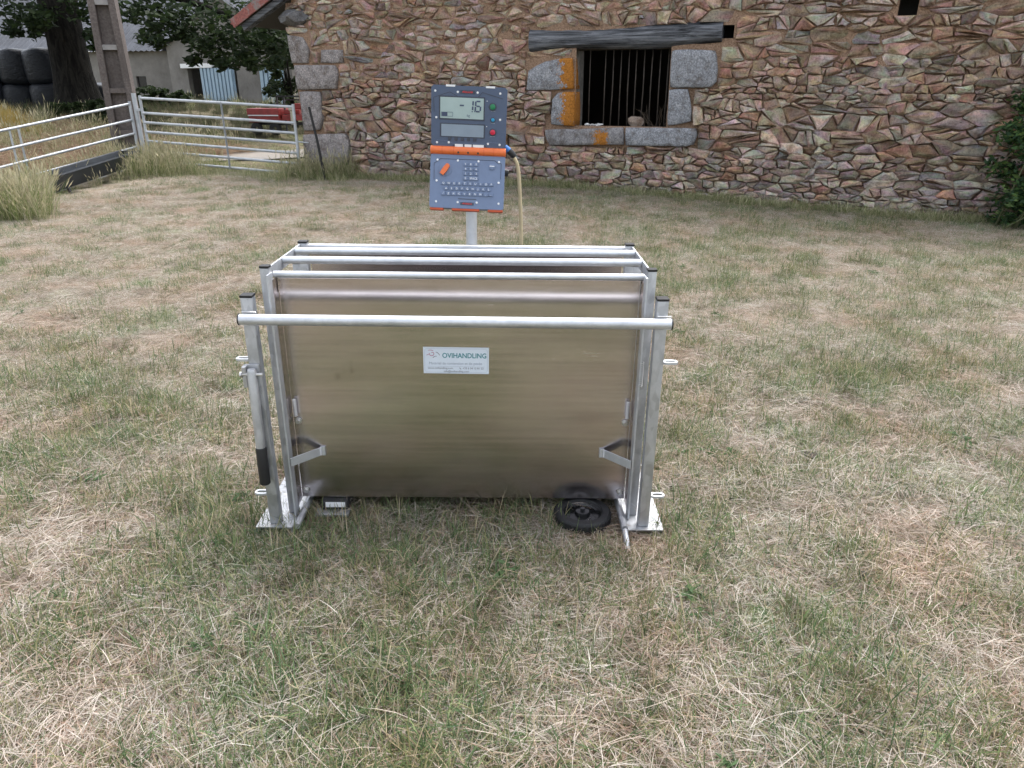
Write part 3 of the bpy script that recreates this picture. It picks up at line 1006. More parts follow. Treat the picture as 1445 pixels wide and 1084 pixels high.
# ------------------------------------------------------------------ grass machinery
def blade_patch(n, radius, length, width, elev, zbase, cols, bias=None, seed=0, head=False, droop=(0.05, 0.5)):
    g = np.random.default_rng(seed)
    rr = radius * np.sqrt(g.random(n)); th = g.random(n) * 2 * np.pi
    B = np.stack([rr * np.cos(th), rr * np.sin(th), zbase[0] + (zbase[1] - zbase[0]) * g.random(n)], 1)
    phi = g.random(n) * 2 * np.pi
    if bias is not None:
        # bundles of straw lying together, each bundle with its own heading
        k = max(1, n // 42)
        bd = bias + g.normal(0, 0.8, k); bc = (g.random((k, 2)) * 2 - 1) * radius * 0.8
        which = g.integers(0, k, n); take = g.random(n) < 0.62
        phi = np.where(take, bd[which] + g.normal(0, 0.28, n) + np.pi * (g.random(n) < 0.3), phi)
        B[:, 0] = np.where(take, bc[which, 0] + g.normal(0, 0.07, n), B[:, 0])
        B[:, 1] = np.where(take, bc[which, 1] + g.normal(0, 0.07, n), B[:, 1])
    e = np.radians(elev[0] + (elev[1] - elev[0]) * g.random(n) ** 1.4)
    L = length[0] + (length[1] - length[0]) * g.random(n) ** 1.5
    W = width[0] + (width[1] - width[0]) * g.random(n)
    cu = droop[0] + (droop[1] - droop[0]) * g.random(n)
    lat = g.normal(0, 0.16, n)
    dirh = np.stack([np.cos(phi), np.sin(phi), np.zeros(n)], 1)
    side = np.stack([-np.sin(phi), np.cos(phi), np.zeros(n)], 1)
    roll = g.random(n) * 1.2 - 0.6
    wv_ = side * np.cos(roll)[:, None] + np.array([0, 0, 1.0]) * np.sin(roll)[:, None]
    def P(t):
        p = B + dirh * (L * t * np.cos(e))[:, None] + side * (lat * L * t * t)[:, None]
        p[:, 2] += L * t * np.sin(e) - cu * L * t * t * np.cos(e * 0.8)
        p[:, 2] = np.maximum(p[:, 2], B[:, 2] * 0.6)
        return p
    lv = []
    for t_, k in ((0, 0.85), (0.4, 1.0), (0.75, 0.75)):
        p = P(t_); lv += [p - wv_ * (W * k / 2)[:, None], p + wv_ * (W * k / 2)[:, None]]
    lv.append(P(1.0))
    V = np.stack(lv, 1).reshape(-1, 3)
    base = np.arange(n)[:, None, None] * 7
    T = (np.array([[0, 1, 3], [0, 3, 2], [2, 3, 5], [2, 5, 4], [4, 5, 6]])[None] + base).reshape(-1, 3)
    pal = np.array([c[:3] for c in cols]); wt = np.array([c[3] for c in cols]); wt = wt / wt.sum()
    ci = g.choice(len(pal), n, p=wt)
    C = pal[ci] * (0.75 + 0.5 * g.random((n, 1)))
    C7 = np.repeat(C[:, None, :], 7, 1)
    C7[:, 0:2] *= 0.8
    V2, T2, C2 = [V], [T], [C7.reshape(-1, 3)]
    if head:
        hv, ht, hc = [], [], []
        pe, pm = P(0.97), P(0.72)
        for q in range(n):
            if g.random() < head:
                a, b = pm[q], pe[q]
                d = b - a; m = a + d * 0.45
                s1 = np.array([d[1], -d[0], 0]) + 1e-5; s1 = s1 / np.linalg.norm(s1) * g.uniform(0.007, 0.013)
                s2 = np.array([0.004, 0.004, 0.009])
                i0 = len(hv)
                hv += [a, m + s1, b, m - s1, m + s2, m - s2]
                ht += [(i0, i0 + 1, i0 + 2), (i0, i0 + 2, i0 + 3), (i0, i0 + 4, i0 + 2), (i0, i0 + 2, i0 + 5)]
                cc = np.array((0.50, 0.45, 0.30)) * g.uniform(0.75, 1.15)
                hc += [cc] * 6
        if hv:
            T2.append(np.array(ht) + len(V)); V2.append(np.array(hv)); C2.append(np.array(hc))
    return arr_mesh('blades', np.concatenate(V2), np.concatenate(T2), np.concatenate(C2))

def scatter(name, meshes, mat, pts, label=None):
    """one object that spreads small clumps over points (x, y, z, yaw, scale, index, tilt x, tilt y)"""
    col = bpy.data.collections.new(name + '_clumps')
    for i, me in enumerate(meshes):
        if not me.materials: me.materials.append(mat)
        col.objects.link(bpy.data.objects.new('%s_clump_%02d' % (name, i), me))
    me = bpy.data.meshes.new(name)
    A = np.array(pts, np.float32)
    me.vertices.add(len(A)); me.vertices.foreach_set('co', A[:, :3].ravel())
    a = me.attributes.new('turn', 'FLOAT_VECTOR', 'POINT'); a.data.foreach_set('vector', np.stack([A[:, 6], A[:, 7], A[:, 3]], 1).astype(np.float32).ravel())
    a = me.attributes.new('size', 'FLOAT', 'POINT'); a.data.foreach_set('value', A[:, 4].copy())
    a = me.attributes.new('pick', 'INT', 'POINT'); a.data.foreach_set('value', A[:, 5].astype(np.int32))
    o_ = link(name, me, mat)
    ng = bpy.data.node_groups.new(name + '_nodes', 'GeometryNodeTree')
    ng.interface.new_socket('Geometry', in_out='INPUT', socket_type='NodeSocketGeometry')
    ng.interface.new_socket('Geometry', in_out='OUTPUT', socket_type='NodeSocketGeometry')
    N = ng.nodes.new
    gi, go = N('NodeGroupInput'), N('NodeGroupOutput')
    ip, ci = N('GeometryNodeInstanceOnPoints'), N('GeometryNodeCollectionInfo')
    ci.inputs['Collection'].default_value = col
    ci.inputs['Separate Children'].default_value = True
    ci.inputs['Reset Children'].default_value = True
    def att(nm, ty):
        d = N('GeometryNodeInputNamedAttribute'); d.data_type = ty; d.inputs['Name'].default_value = nm
        return d.outputs['Attribute']
    ip.inputs['Pick Instance'].default_value = True
    l = ng.links.new
    l(gi.outputs[0], ip.inputs['Points']); l(ci.outputs[0], ip.inputs['Instance'])
    l(att('pick', 'INT'), ip.inputs['Instance Index']); l(att('turn', 'FLOAT_VECTOR'), ip.inputs['Rotation'])
    l(att('size', 'FLOAT'), ip.inputs['Scale']); l(ip.outputs[0], go.inputs[0])
    md = o_.modifiers.new('scatter', 'NODES'); md.node_group = ng
    o_['kind'] = 'stuff'
    if label: o_['label'] = label
    return o_

STRAW = [(0.55, 0.505, 0.445, 4), (0.45, 0.405, 0.35, 4), (0.415, 0.32, 0.25, 2.8), (0.27, 0.19, 0.14, 1.5), (0.64, 0.605, 0.55, 2.0), (0.195, 0.215, 0.11, 2.6)]
GREEN = [(0.115, 0.18, 0.078, 3), (0.175, 0.23, 0.105, 3), (0.085, 0.145, 0.07, 2), (0.26, 0.26, 0.135, 2.4), (0.44, 0.39, 0.27, 1.8)]
def behind_wall(x, y, off=0.05):
    return (Vector((x, y, 0)) - W0).dot(WN) > -off and (Vector((x, y, 0)) - W0).dot(WU) > -0.1
def fence_s(x, y):
    return (x + 7.7) * -0.949 + (y - 15.9) * 0.314
def in_lawn(x, y):
    if behind_wall(x, y): return False
    if y > 14 and x < -3.3 and (x + 7.7) * 0.358 + (y - 15.9) * 0.934 > 0.3: return False     # beyond the gate
    return fence_s(x, y) < 0.2
def green_at(x, y):
    g = 0.5 + 0.50 * nz(x * 1.1, y * 1.1, 21) + 0.75 * nz(x * 3.3, y * 3.3, 11)
    g += 0.28 * sst((3.0 - y) / 1.6) * sst((1.4 - x) / 2.0) * sst((x + 2.2) / 1.2)     # greener in front of the crate
    g += 0.08 * sst((y - 7.5) / 4.0) * sst((x + 1) / 3.0)                             # and towards the wall
    g -= 0.28 * sst((y - 3.2) / 2.5) * sst((0.5 - x) / 2.5)
    g -= 0.12 * sst((y - 3.5) / 2.0) * sst((9 - y) / 3)
    g -= 0.12 * sst((x - 1.2) / 1.5) * sst((5.5 - y) / 2)
    return g

def lawn():
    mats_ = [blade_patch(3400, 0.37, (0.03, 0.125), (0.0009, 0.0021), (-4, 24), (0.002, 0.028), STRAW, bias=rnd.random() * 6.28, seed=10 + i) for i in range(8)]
    pts = []
    y = -2.6
    while y < 16.5:
        st_ = 0.37 if y < 6 else 0.44
        xlim = 0.76 * max(y, 0) + 1.7
        x = -xlim
        while x < xlim:
            X, Y = x + rnd.uniform(-0.12, 0.12), y + rnd.uniform(-0.12, 0.12)
            if in_lawn(X, Y):
                pts.append((X, Y, hz(X, Y) - 0.012 + rnd.uniform(-0.004, 0.004), rnd.gauss(0.4, 0.9), rnd.uniform(0.9, 1.15), rnd.randrange(8), rnd.uniform(-0.04, 0.04), rnd.uniform(-0.04, 0.04)))
            x += st_
        y += st_
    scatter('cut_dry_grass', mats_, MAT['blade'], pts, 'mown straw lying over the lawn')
    print('mats', len(pts))
    tufts = [blade_patch(170, 0.12, (0.045, 0.135), (0.0014, 0.0034), (28, 88), (0.0, 0.01), GREEN, seed=40 + i, droop=(0.05, 0.7)) for i in range(8)]
    loose = [blade_patch(46, 0.24, (0.06, 0.18), (0.0009, 0.0018), (-2, 30), (0.015, 0.05), STRAW[:2] + STRAW[4:5], seed=70 + i) for i in range(5)]
    pts, pl = [], []
    y = -1.0
    while y < 15.5:
        st_ = 0.105 if y < 4 else (0.14 if y < 8 else 0.19)
        xlim = 0.76 * max(y, 0) + 1.2
        x = -xlim
        while x < xlim:
            X, Y = x + rnd.uniform(-0.06, 0.06), y + rnd.uniform(-0.06, 0.06)
            gq = green_at(X, Y)
            if math.hypot(X - 0.268, Y - 2.42) < 0.15: x += st_; continue
            if in_lawn(X, Y) and rnd.random() < 0.20 + 0.92 * sst((gq - 0.15) / 0.62):
                k = rnd.uniform(0.7, 1.2) * (1.0 if gq < 0.8 else 1.15)
                pts.append((X, Y, hz(X, Y) - 0.014, rnd.random() * 6.28, k, rnd.randrange(8), rnd.uniform(-0.12, 0.12), rnd.uniform(-0.12, 0.12)))
            if in_lawn(X, Y) and math.hypot(X - 0.268, Y - 2.40) > 0.34 and rnd.random() < (0.20 if y < 5 else 0.1) * (0.6 + 0.9 * sst(1 - gq)):
                pl.append((X, Y, hz(X, Y), rnd.random() * 6.28, rnd.uniform(0.7, 1.2), rnd.randrange(5), rnd.uniform(-0.1, 0.1), rnd.uniform(-0.1, 0.1)))
            x += st_
        y += st_
    scatter('green_grass', tufts, MAT['blade'], pts, 'short green grass growing through the mown straw')
    scatter('loose_straw', loose, MAT['blade'], pl, 'long loose straws scattered over the lawn')
    wd = [blade_patch(11, 0.035, (0.035, 0.075), (0.008, 0.015), (12, 50), (0.004, 0.02), [(0.065, 0.115, 0.045, 2), (0.085, 0.14, 0.06, 2)], seed=90 + i, droop=(0.2, 0.7)) for i in range(4)]
    pw = []
    for k in range(60):
        Y = 0.9 + 6.5 * rnd.random() ** 1.4; X = rnd.uniform(-1, 1) * (0.72 * Y + 0.4)
        if abs(X + 0.19) < 0.8 and 2.2 < Y < 3.1: continue
        if green_at(X, Y) < 0.45 and rnd.random() < 0.8: continue
        for q in range(rnd.randrange(1, 4)):
            X2, Y2 = X + rnd.gauss(0, 0.05), Y + rnd.gauss(0, 0.05)
            pw.append((X2, Y2, hz(X2, Y2) + 0.004, rnd.random() * 6.28, rnd.uniform(0.6, 1.15), rnd.randrange(4), rnd.uniform(-0.2, 0.2), rnd.uniform(-0.2, 0.2)))
    scatter('broadleaf_weeds', wd, MAT['tall'], pw, 'small broad leaved weeds in the lawn')
    print('tufts', len(pts), 'loose', len(pl))
lawn()

TALL = [(0.14, 0.19, 0.06, 2.6), (0.22, 0.255, 0.10, 2.5), (0.40, 0.38, 0.22, 2.5), (0.52, 0.48, 0.33, 2.2)]
def tall_grass():
    cl = [blade_patch(70, 0.17, (0.30, 0.82), (0.003, 0.007), (62, 90), (0, 0.01), TALL, seed=100 + i, head=0.45, droop=(0.05, 0.45)) for i in range(6)]
    lowc = [blade_patch(90, 0.16, (0.10, 0.36), (0.003, 0.007), (35, 90), (0, 0.01), TALL, seed=120 + i, droop=(0.1, 0.7)) for i in range(4)]
    red = [blade_patch(260, 0.42, (0.25, 0.7), (0.003, 0.006), (-5, 30), (0.02, 0.16), [(0.40, 0.28, 0.19, 3), (0.46, 0.35, 0.25, 2), (0.29, 0.18, 0.115, 2)], bias=0.5, seed=140 + i) for i in range(3)]
    yel = [blade_patch(240, 0.20, (0.25, 0.62), (0.003, 0.007), (40, 90), (0, 0.02), [(0.46, 0.33, 0.10, 3), (0.36, 0.28, 0.10, 2)], seed=150 + i, droop=(0.2, 0.8)) for i in range(2)]
    dark = [blade_patch(110, 0.22, (0.15, 0.5), (0.004, 0.009), (40, 90), (0, 0.01), [(0.075, 0.085, 0.04, 3), (0.10, 0.085, 0.055, 2), (0.16, 0.13, 0.085, 1.2), (0.06, 0.085, 0.03, 2)], seed=160 + i, droop=(0.1, 0.6)) for i in range(3)]  # weeds under the oak and beyond: shade is put into their darker colours
    ms = cl + lowc + red + yel + dark
    pts = []
    ta_, tb_ = at_depth(72, 268, 12.6), at_depth(190, 240, 15.2)
    td_ = Vector((tb_.x - ta_.x, tb_.y - ta_.y)); tl_ = td_.length; td_.normalize()
    def put(x, y, idx, s0, s1):
        q_ = Vector((x - ta_.x, y - ta_.y)); al_ = q_.dot(td_); ac_ = q_.x * td_.y - q_.y * td_.x
        if -0.1 < al_ < tl_ + 0.1 and abs(ac_) < (0.33 if rnd.random() < 0.9 else 0.24): return
        pts.append((x, y, hz(x, y) - 0.02, rnd.random() * 6.28, rnd.uniform(s0, s1), idx, rnd.uniform(-0.12, 0.12), rnd.uniform(-0.12, 0.12)))
    # verge under the left fence, in front of it and behind
    for k in range(700):
        q = rnd.random()
        y = 8.6 + 7.4 * q
        x = -7.7 + (y - 15.9) * 0.331 + rnd.uniform(-0.5, 1.25) * (1.1 - 0.35 * q)
        trough = 11.9 < y < 15.0
        if trough and rnd.random() < 0.75 and fence_s(x, y) < 0.15: continue
        r = rnd.random()
        put(x, y, rnd.randrange(6) if r < 0.5 else 6 + rnd.randrange(4), 0.6, 1.0)
    # big clump left of the trough
    for k in range(170):
        c = at_depth(22 + rnd.uniform(-60, 42), 300, 10.6 + rnd.uniform(-1.3, 1.6))
        put(c.x, c.y, rnd.randrange(6) if rnd.random() < 0.75 else 6 + rnd.randrange(4), 0.75, 1.1)
    # clump at the hinge post of the gate and along the foot of the gate
    for k in range(150):
        x, y = rnd.gauss(-7.2, 0.55), rnd.gauss(15.1, 0.45)
        put(x, y, rnd.randrange(6) if rnd.random() < 0.6 else 6 + rnd.randrange(4), 0.6, 1.0)
    for k in range(260):
        q = rnd.random()
        x, y = -7.7 + 3.65 * q + rnd.gauss(0, 0.15), 15.9 - 1.4 * q + rnd.gauss(-0.35, 0.35)
        put(x, y, 6 + rnd.randrange(4), 0.45, 0.95 if q < 0.45 else 0.7)
    # foot of the stone wall
    for k in range(1050):
        u = 0.1 + rnd.random() * 11.5
        w_ = 0.4 + 0.8 * nz(u * 0.9, 0, 33) + (0.8 if u < 1.4 else 0) + (0.45 if u > 7.5 else 0) + 0.25 * (3.0 < u < 4.3)
        if rnd.random() > w_ + 0.25: continue
        d = abs(rnd.gauss(0.0, 0.16 if u > 1.4 else 0.4)) + 0.03
        p = W0 + WU * u - WN * d
        put(p.x, p.y, (6 + rnd.randrange(4)) if (u > 1.3 or rnd.random() < 0.6) else rnd.randrange(6), 0.4, 0.85 if u > 1.4 else 0.9)
    # heap of dead hay and rough ground beyond the fence
    for k in range(700):
        s_, y = rnd.uniform(0.6, 6.5), rnd.uniform(13.5, 20.0)
        x = -7.7 + (y - 15.9) * 0.331 - s_ * 1.05
        put(x, y, (10 + rnd.randrange(3)) if rnd.random() < 0.72 else rnd.randrange(10), 0.8, 1.2)
    for k in range(80):
        p = at_depth(0 + rnd.gauss(0, 13), 150, 18.5 + rnd.uniform(-0.6, 0.9))
        put(p.x, p.y, 13 + rnd.randrange(2), 0.9, 1.3)
    for k in range(900):
        y = rnd.uniform(19, 36); x = -0.32 * y + rnd.uniform(-0.42, 0.1) * y
        if fence_s(x, y) < 1.8 and y < 27: continue
        put(x, y, 15 + rnd.randrange(3) if rnd.random() < 0.9 else rnd.randrange(10), 0.6, 1.1)
    # green strips beside the lane
    for k in range(420):
        x = rnd.uniform(-9, -2.5); y = rnd.uniform(16.0, 17.4) if rnd.random() < 0.5 else rnd.uniform(20, 23.5)
        put(x, y, 6 + rnd.randrange(4), 0.3, 0.55)
    o_ = scatter('tall_grass', ms, MAT['tall'], pts, 'tall uncut grass and weeds along fence and wall')
    print('tall', len(pts))
tall_grass()

# ------------------------------------------------------------------ leaves, trees, shrubs
def leaf_mesh(name, centers, nper, spread, size, cols, seed, drop=0.0):
    g = np.random.default_rng(seed)
    C = np.repeat(np.asarray(centers)[:, :3], nper, 0)
    sp = np.repeat(np.asarray(centers)[:, 3], nper) if np.asarray(centers).shape[1] > 3 else np.full(len(C), spread)
    n = len(C)
    off = g.normal(0, 1, (n, 3)); off /= np.linalg.norm(off, axis=1)[:, None]
    off *= (g.random(n) ** 0.45)[:, None] * sp[:, None]; off[:, 2] *= 0.7
    P = C + off; P[:, 2] -= drop * g.random(n)
    a = g.normal(0, 1, (n, 3)); a[:, 2] *= 0.45; a /= np.linalg.norm(a, axis=1)[:, None]
    b = np.cross(a, g.normal(0, 1, (n, 3))); b /= np.linalg.norm(b, axis=1)[:, None]
    s = size * (0.6 + 0.8 * g.random(n))[:, None]
    nn = np.cross(a, b)
    V = np.stack([P - a * s, P + b * s * 0.42 + nn * s * 0.10 - a * s * 0.1, P + a * s, P - b * s * 0.42 + nn * s * 0.10 - a * s * 0.1], 1).reshape(-1, 3)
    base = np.arange(n)[:, None, None] * 4
    T = (np.array([[0, 1, 2], [0, 2, 3]])[None] + base).reshape(-1, 3)
    pal = np.array(cols)
    cc = pal[g.integers(0, len(pal), n)] * (0.7 + 0.6 * g.random((n, 1)))
    return arr_mesh(name, V, T, np.repeat(cc[:, None], 4, 1).reshape(-1, 3))

OAK = [(0.016, 0.028, 0.010), (0.022, 0.038, 0.013), (0.034, 0.056, 0.018), (0.018, 0.032, 0.014)]
def oak():
    base = at_depth(113, 146, 24.0)
    bz = hz(base.x, base.y)
    root = empty('oak_tree', (base.x, base.y, bz - 0.05))
    tag(root, 'large dark oak with thick trunk behind the black bales', 'tree')
    t_ = MB()
    t_.tube([(0.0, 0, -0.2), (0, 0, 0.1), (-0.02, 0, 0.45), (-0.03, 0, 1.1), (-0.03, 0, 2.2), (-0.05, 0, 3.4), (0.0, 0, 4.6)], [0.98, 0.86, 0.66, 0.55, 0.51, 0.54, 0.42], 16)
    limbs = []
    g = random.Random(5)
    for k in range(13):
        a = k * 2.4 + g.random() * 0.5
        z0_ = 3.6 + 0.2 * k
        L = 5.6 + g.random() * 2.2
        pts_ = [Vector((-0.2, 0, z0_))]
        d = Vector((math.cos(a), math.sin(a), 0.62 + 0.05 * k))
        for q in range(5):
            d = (d + Vector((g.uniform(-0.3, 0.3), g.uniform(-0.3, 0.3), g.uniform(-0.25, 0.12)))).normalized()
            pts_.append(pts_[-1] + d * L / 5)
        limbs.append(pts_)
        t_.tube(pts_, [0.23, 0.17, 0.12, 0.08, 0.05, 0.02], 8)
    # one limb reaching right over the gate
    lp = [Vector((-0.15, 0, 3.4)), Vector((1.6, -0.5, 3.6)), Vector((3.6, -1.0, 3.2)), Vector((5.4, -1.5, 2.6)), Vector((6.6, -1.6, 2.2))]
    t_.tube(lp, [0.24, 0.17, 0.12, 0.07, 0.03], 8)
    t_.build('trunk', MAT['bark'], root, smooth=True)
    cs = []
    for pts_ in limbs:
        for i in range(1, len(pts_)):
            for q in range(7):
                p = pts_[i - 1].lerp(pts_[i], g.random()) + Vector((g.gauss(0, 0.7), g.gauss(0, 0.7), abs(g.gauss(0.3, 0.5))))
                cs.append((p.x, p.y, p.z, g.uniform(0.35, 0.75)))
    for k in range(170):
        a, r_ = g.random() * 6.28, 7.2 * math.sqrt(g.random())
        cs.append((math.cos(a) * r_ + 0.4, math.sin(a) * r_, 4.4 + g.random() * 5.0 * (1 - (r_ / 8.5) ** 2) + 0.4, g.uniform(0.5, 0.95)))
    # hanging boughs the photograph shows against roof and sheds (pixel, distance)
    def bough(px, py, d, r_):
        p = at_depth(px, py, d) - Vector((base.x, base.y, bz - 0.05))
        cs.append((p.x, p.y, p.z, r_))
    for px, py, r_ in [(10, 12, .55), (25, 25, .45), (45, 12, .5), (58, 30, .35), (70, 20, .4), (12, 36, .3), (50, 42, .22), (132, 48, .25), (130, 20, .5), (138, 58, .2), (110, 8, .6),
                       (185, 12, .5), (205, 20, .5), (222, 32, .4), (205, 48, .28), (225, 55, .25), (238, 10, .6), (250, 28, .5), (258, 48, .35), (272, 20, .6), (275, 48, .4), (285, 66, .35), (276, 78, .2),
                       (300, 25, .6), (300, 55, .45), (305, 75, .35), (318, 90, .22), (325, 40, .6), (330, 62, .45), (335, 82, .3), (348, 30, .6), (352, 55, .45), (350, 74, .33), (358, 88, .22), (366, 62, .4),
                       (378, 50, .5), (380, 66, .33), (388, 86, .2), (390, 55, .4), (398, 45, .5), (402, 64, .3), (393, 102, .1), (225, 5, .7), (290, 5, .7), (345, 6, .7), (385, 22, .6), (160, 2, .6)]:
        for q in range(2):
            bough(px + g.uniform(-6, 6), py + g.uniform(-5, 5), 22.5 + g.uniform(-1.2, 1.2), r_)
    cr = link('crown', leaf_mesh('crown', cs, 58, 0.6, 0.105, OAK, 3, 0.12), MAT['leaf'], root)
    print('oak leaves', len(cs) * 58)
oak()

def shrub(name, label, cat, base, radii, n, per, size, cols, seed, stems=6, group=None):
    root = empty(name, base)
    tag(root, label, cat, group)
    g = random.Random(seed)
    cs = []
    for k in range(n):
        v = Vector((g.gauss(0, 1), g.gauss(0, 1), g.gauss(0, 1))).normalized() * (g.random() ** 0.4)
        cs.append((v.x * radii[0], v.y * radii[1], radii[2] * (1 + v.z) * 1.0 + 0.05, g.uniform(0.3, 0.6) * min(radii) * 0.8))
    st_ = MB()
    for k in range(stems):
        c = cs[g.randrange(len(cs))]
        st_.tube([(g.uniform(-0.1, 0.1) * radii[0], g.uniform(-0.1, 0.1), -0.1), (c[0] * 0.4, c[1] * 0.4, c[2] * 0.6), (c[0], c[1], c[2])], [0.02 + 0.02 * radii[2], 0.015 + 0.01 * radii[2], 0.006], 6)
    st_.build('stem', MAT['bark'], root, smooth=True)
    link('foliage', leaf_mesh('foliage', cs, per, 0.3, size, cols, seed), MAT['leaf'], root)
    return root

BRAM = [(0.04, 0.085, 0.032), (0.06, 0.12, 0.04), (0.035, 0.07, 0.035), (0.10, 0.16, 0.045)]
def bramble():
    pb = W0 + WU * wl(1418, 330)[0] - WN * 0.45
    root = empty('bramble_bush', (pb.x, pb.y, hz(pb.x, pb.y) - 0.03))
    tag(root, 'green bramble growing up against the right end of the wall', 'bush')
    g = random.Random(17)
    cs = []; st_ = MB()
    for k in range(34):
        b0 = Vector((g.uniform(-0.3, 0.9), g.uniform(-0.3, 0.3), 0))
        top = Vector((g.uniform(-0.40, 1.4), g.uniform(-0.35, 0.25), g.uniform(0.6, 2.75)))
        mid = b0.lerp(top, 0.5) + Vector((g.uniform(-0.2, 0.2), -0.15, 0.25))
        pts_ = [b0, b0.lerp(mid, 0.5), mid, mid.lerp(top, 0.6), top, top + Vector((g.uniform(-0.35, 0.2), -0.1, -g.uniform(0.05, 0.3)))]
        st_.tube(pts_, [0.012, 0.011, 0.009, 0.007, 0.005, 0.003], 5)
        for q in range(10):
            i = g.randrange(1, 5)
            p = pts_[i].lerp(pts_[i + 1], g.random())
            cs.append((p.x, p.y, p.z, g.uniform(0.10, 0.22)))
    for k in range(120):
        cs.append((g.uniform(-0.25, 1.6), g.uniform(-0.25, 0.3), g.uniform(0.05, 2.1), 0.25))
    root.rotation_euler = (0, 0, WYAW)
    st_.build('stem', plain('bramble_stem', (0.10, 0.11, 0.05), 0.7), root, smooth=True)
    link('foliage', leaf_mesh('foliage', cs, 34, 0.2, 0.046, BRAM, 23), MAT['leaf'], root)
bramble()

DK = [(0.022, 0.036, 0.014), (0.032, 0.05, 0.018), (0.045, 0.065, 0.025)]
for (px, d, rx, rz, sd, lab) in ((411, 27, 1.3, 2.6, 31, 'dark tall bush in the gap beside the barn corner'),
                                 (215, 29, 1.5, 0.38, 32, 'low dark thicket of weeds in front of the farm shed'),
                                 (128, 22, 1.5, 0.30, 34, 'low dark brush between the oak trunk and the concrete pole'),
                                 ):
    p = at_depth(px, 140, d)
    shrub('dark_bush', lab, 'bush', (p.x, p.y, hz(p.x, p.y) - 0.1), (rx, 1.0, rz), 60, 70, 0.09, DK, sd)
# wood far behind the sheds
g = random.Random(77)
fw = []
for k in range(260):
    fw.append((g.uniform(-75, 25), g.uniform(72, 84), 1.5 + 9 * g.random(), g.uniform(1.2, 2.4)))
ow = link('far_wood', leaf_mesh('far_wood', fw, 60, 1.5, 0.5, [(0.03, 0.05, 0.02), (0.045, 0.07, 0.03)], 91), MAT['leaf'])
tag(ow, 'distant wood behind the farm buildings', None, None, 'stuff')

# ------------------------------------------------------------------ gates, fence, pole
def rails_panel(root, p0, p1, zs_, r, stile_r, mids, over=0.0):
    """galvanised bars between two end stiles; p0, p1 relative to the root"""
    p0, p1 = Vector(p0), Vector(p1)
    d = p1 - p0
    for z in zs_:
        MB().cyl(p0 + Vector((0, 0, z)), p1 + Vector((0, 0, z)), r, 10).build('rail', MAT['rail'], root, smooth=40)
    for e in (0, 1):
        q = p0 + d * e
        MB().cyl(q + Vector((0, 0, zs_[0] - 0.05)), q + Vector((0, 0, zs_[-1] + 0.05)), stile_r, 10).build('stile', MAT['rail'], root, smooth=40)
    for m in mids:
        q = p0 + d * m
        off = Vector((d.y, -d.x, 0)).normalized() * (r + 0.004)
        MB().bar(q + off + Vector((0, 0, zs_[0] - 0.03)), q + off + Vector((0, 0, zs_[-1] + 0.02)), 0.045, 0.008, up=d.normalized()).build('brace', MAT['rail'], root)

gp0 = at_depth(207, 237, 15.75); gp1 = at_depth(424, 248, 14.45)
gate = empty('field_gate', (gp0.x, gp0.y, 0))
tag(gate, 'galvanised seven bar field gate closed across the lane', 'gate')
gz = [0.10, 0.29, 0.48, 0.66, 0.84, 1.02, 1.30]
rails_panel(gate, (0.14, -0.05, 0.07), (gp1.x - gp0.x, gp1.y - gp0.y, -0.07), gz, 0.026, 0.028, [0.555])
lt = MB(); lt.tube([(gp1.x - gp0.x, gp1.y - gp0.y, 0.62), (gp1.x - gp0.x + 0.22, gp1.y - gp0.y - 0.02, 0.60)], 0.012, 8); lt.build('latch_bar', MAT['rail'], gate)
hg = MB()
for z in (0.35, 1.15): hg.box((0.075, -0.03, z), (0.13, 0.05, 0.05))
hg.build('hinge', MAT['rail'], gate)
post = MB().cyl((0, 0, -0.3), (0, 0, 1.46), 0.042, 14).build('gate_post', MAT['rail'], None, smooth=40)
post.location = (gp0.x, gp0.y, 0)
tag(post, 'round galvanised post the field gate hangs on', 'post')

f0 = Vector((gp0.x - 0.10, gp0.y - 0.02, 0)); f1 = Vector((-9.55, 10.4, 0))
fence = empty('fence_panel', (f0.x, f0.y, 0))
tag(fence, 'galvanised six bar hurdle running left from the gate post', 'fence')
dz1 = -0.16 * (f0 - f1).length
rails_panel(fence, (0, 0, 0), (f1.x - f0.x, f1.y - f0.y, -0.74), [0.06, 0.24, 0.44, 0.70, 0.96, 1.26], 0.024, 0.03, [0.445, 0.475])

# concrete power pole, H section with web openings
pb = at_depth(181, 195, 17.3)
pole = empty('concrete_pole', (pb.x, pb.y, hz(pb.x, pb.y) - 0.25))
pole.rotation_euler = (0, 0, R(14))
tag(pole, 'tall concrete power pole with ladder openings behind the fence corner', 'pole')
H_ = 9.0
def pw(z): return 0.32 - 0.017 * z
body = MB()
for s_ in (-1, 1):
    vs_ = []
    for z in (0.0, H_):
        w_ = pw(z); a, b = sorted((s_ * w_, s_ * (w_ - 0.13)))
        vs_ += [(a, -0.17, z), (b, -0.17, z), (b, 0.17, z), (a, 0.17, z)]
    body.add(vs_, [(0, 3, 2, 1), (4, 5, 6, 7), (0, 1, 5, 4), (1, 2, 6, 5), (2, 3, 7, 6), (3, 0, 4, 7)])
body.build('flange', MAT['concrete'], pole)
wb = MB()
vs_ = []
for z in (0.0, H_):
    w_ = pw(z) - 0.135
    vs_ += [(-w_, -0.03, z), (w_, -0.03, z), (w_, 0.03, z), (-w_, 0.03, z)]
wb.add(vs_, [(0, 3, 2, 1), (4, 5, 6, 7), (0, 1, 5, 4), (1, 2, 6, 5), (2, 3, 7, 6), (3, 0, 4, 7)])
wb.build('web', MAT['concrete'], pole)
pale = plain('pale_concrete', (0.27, 0.26, 0.25), 0.9, var=0.2, scale=8)
zr = at_depth(180, 128, 17.3).z - pole.location.z
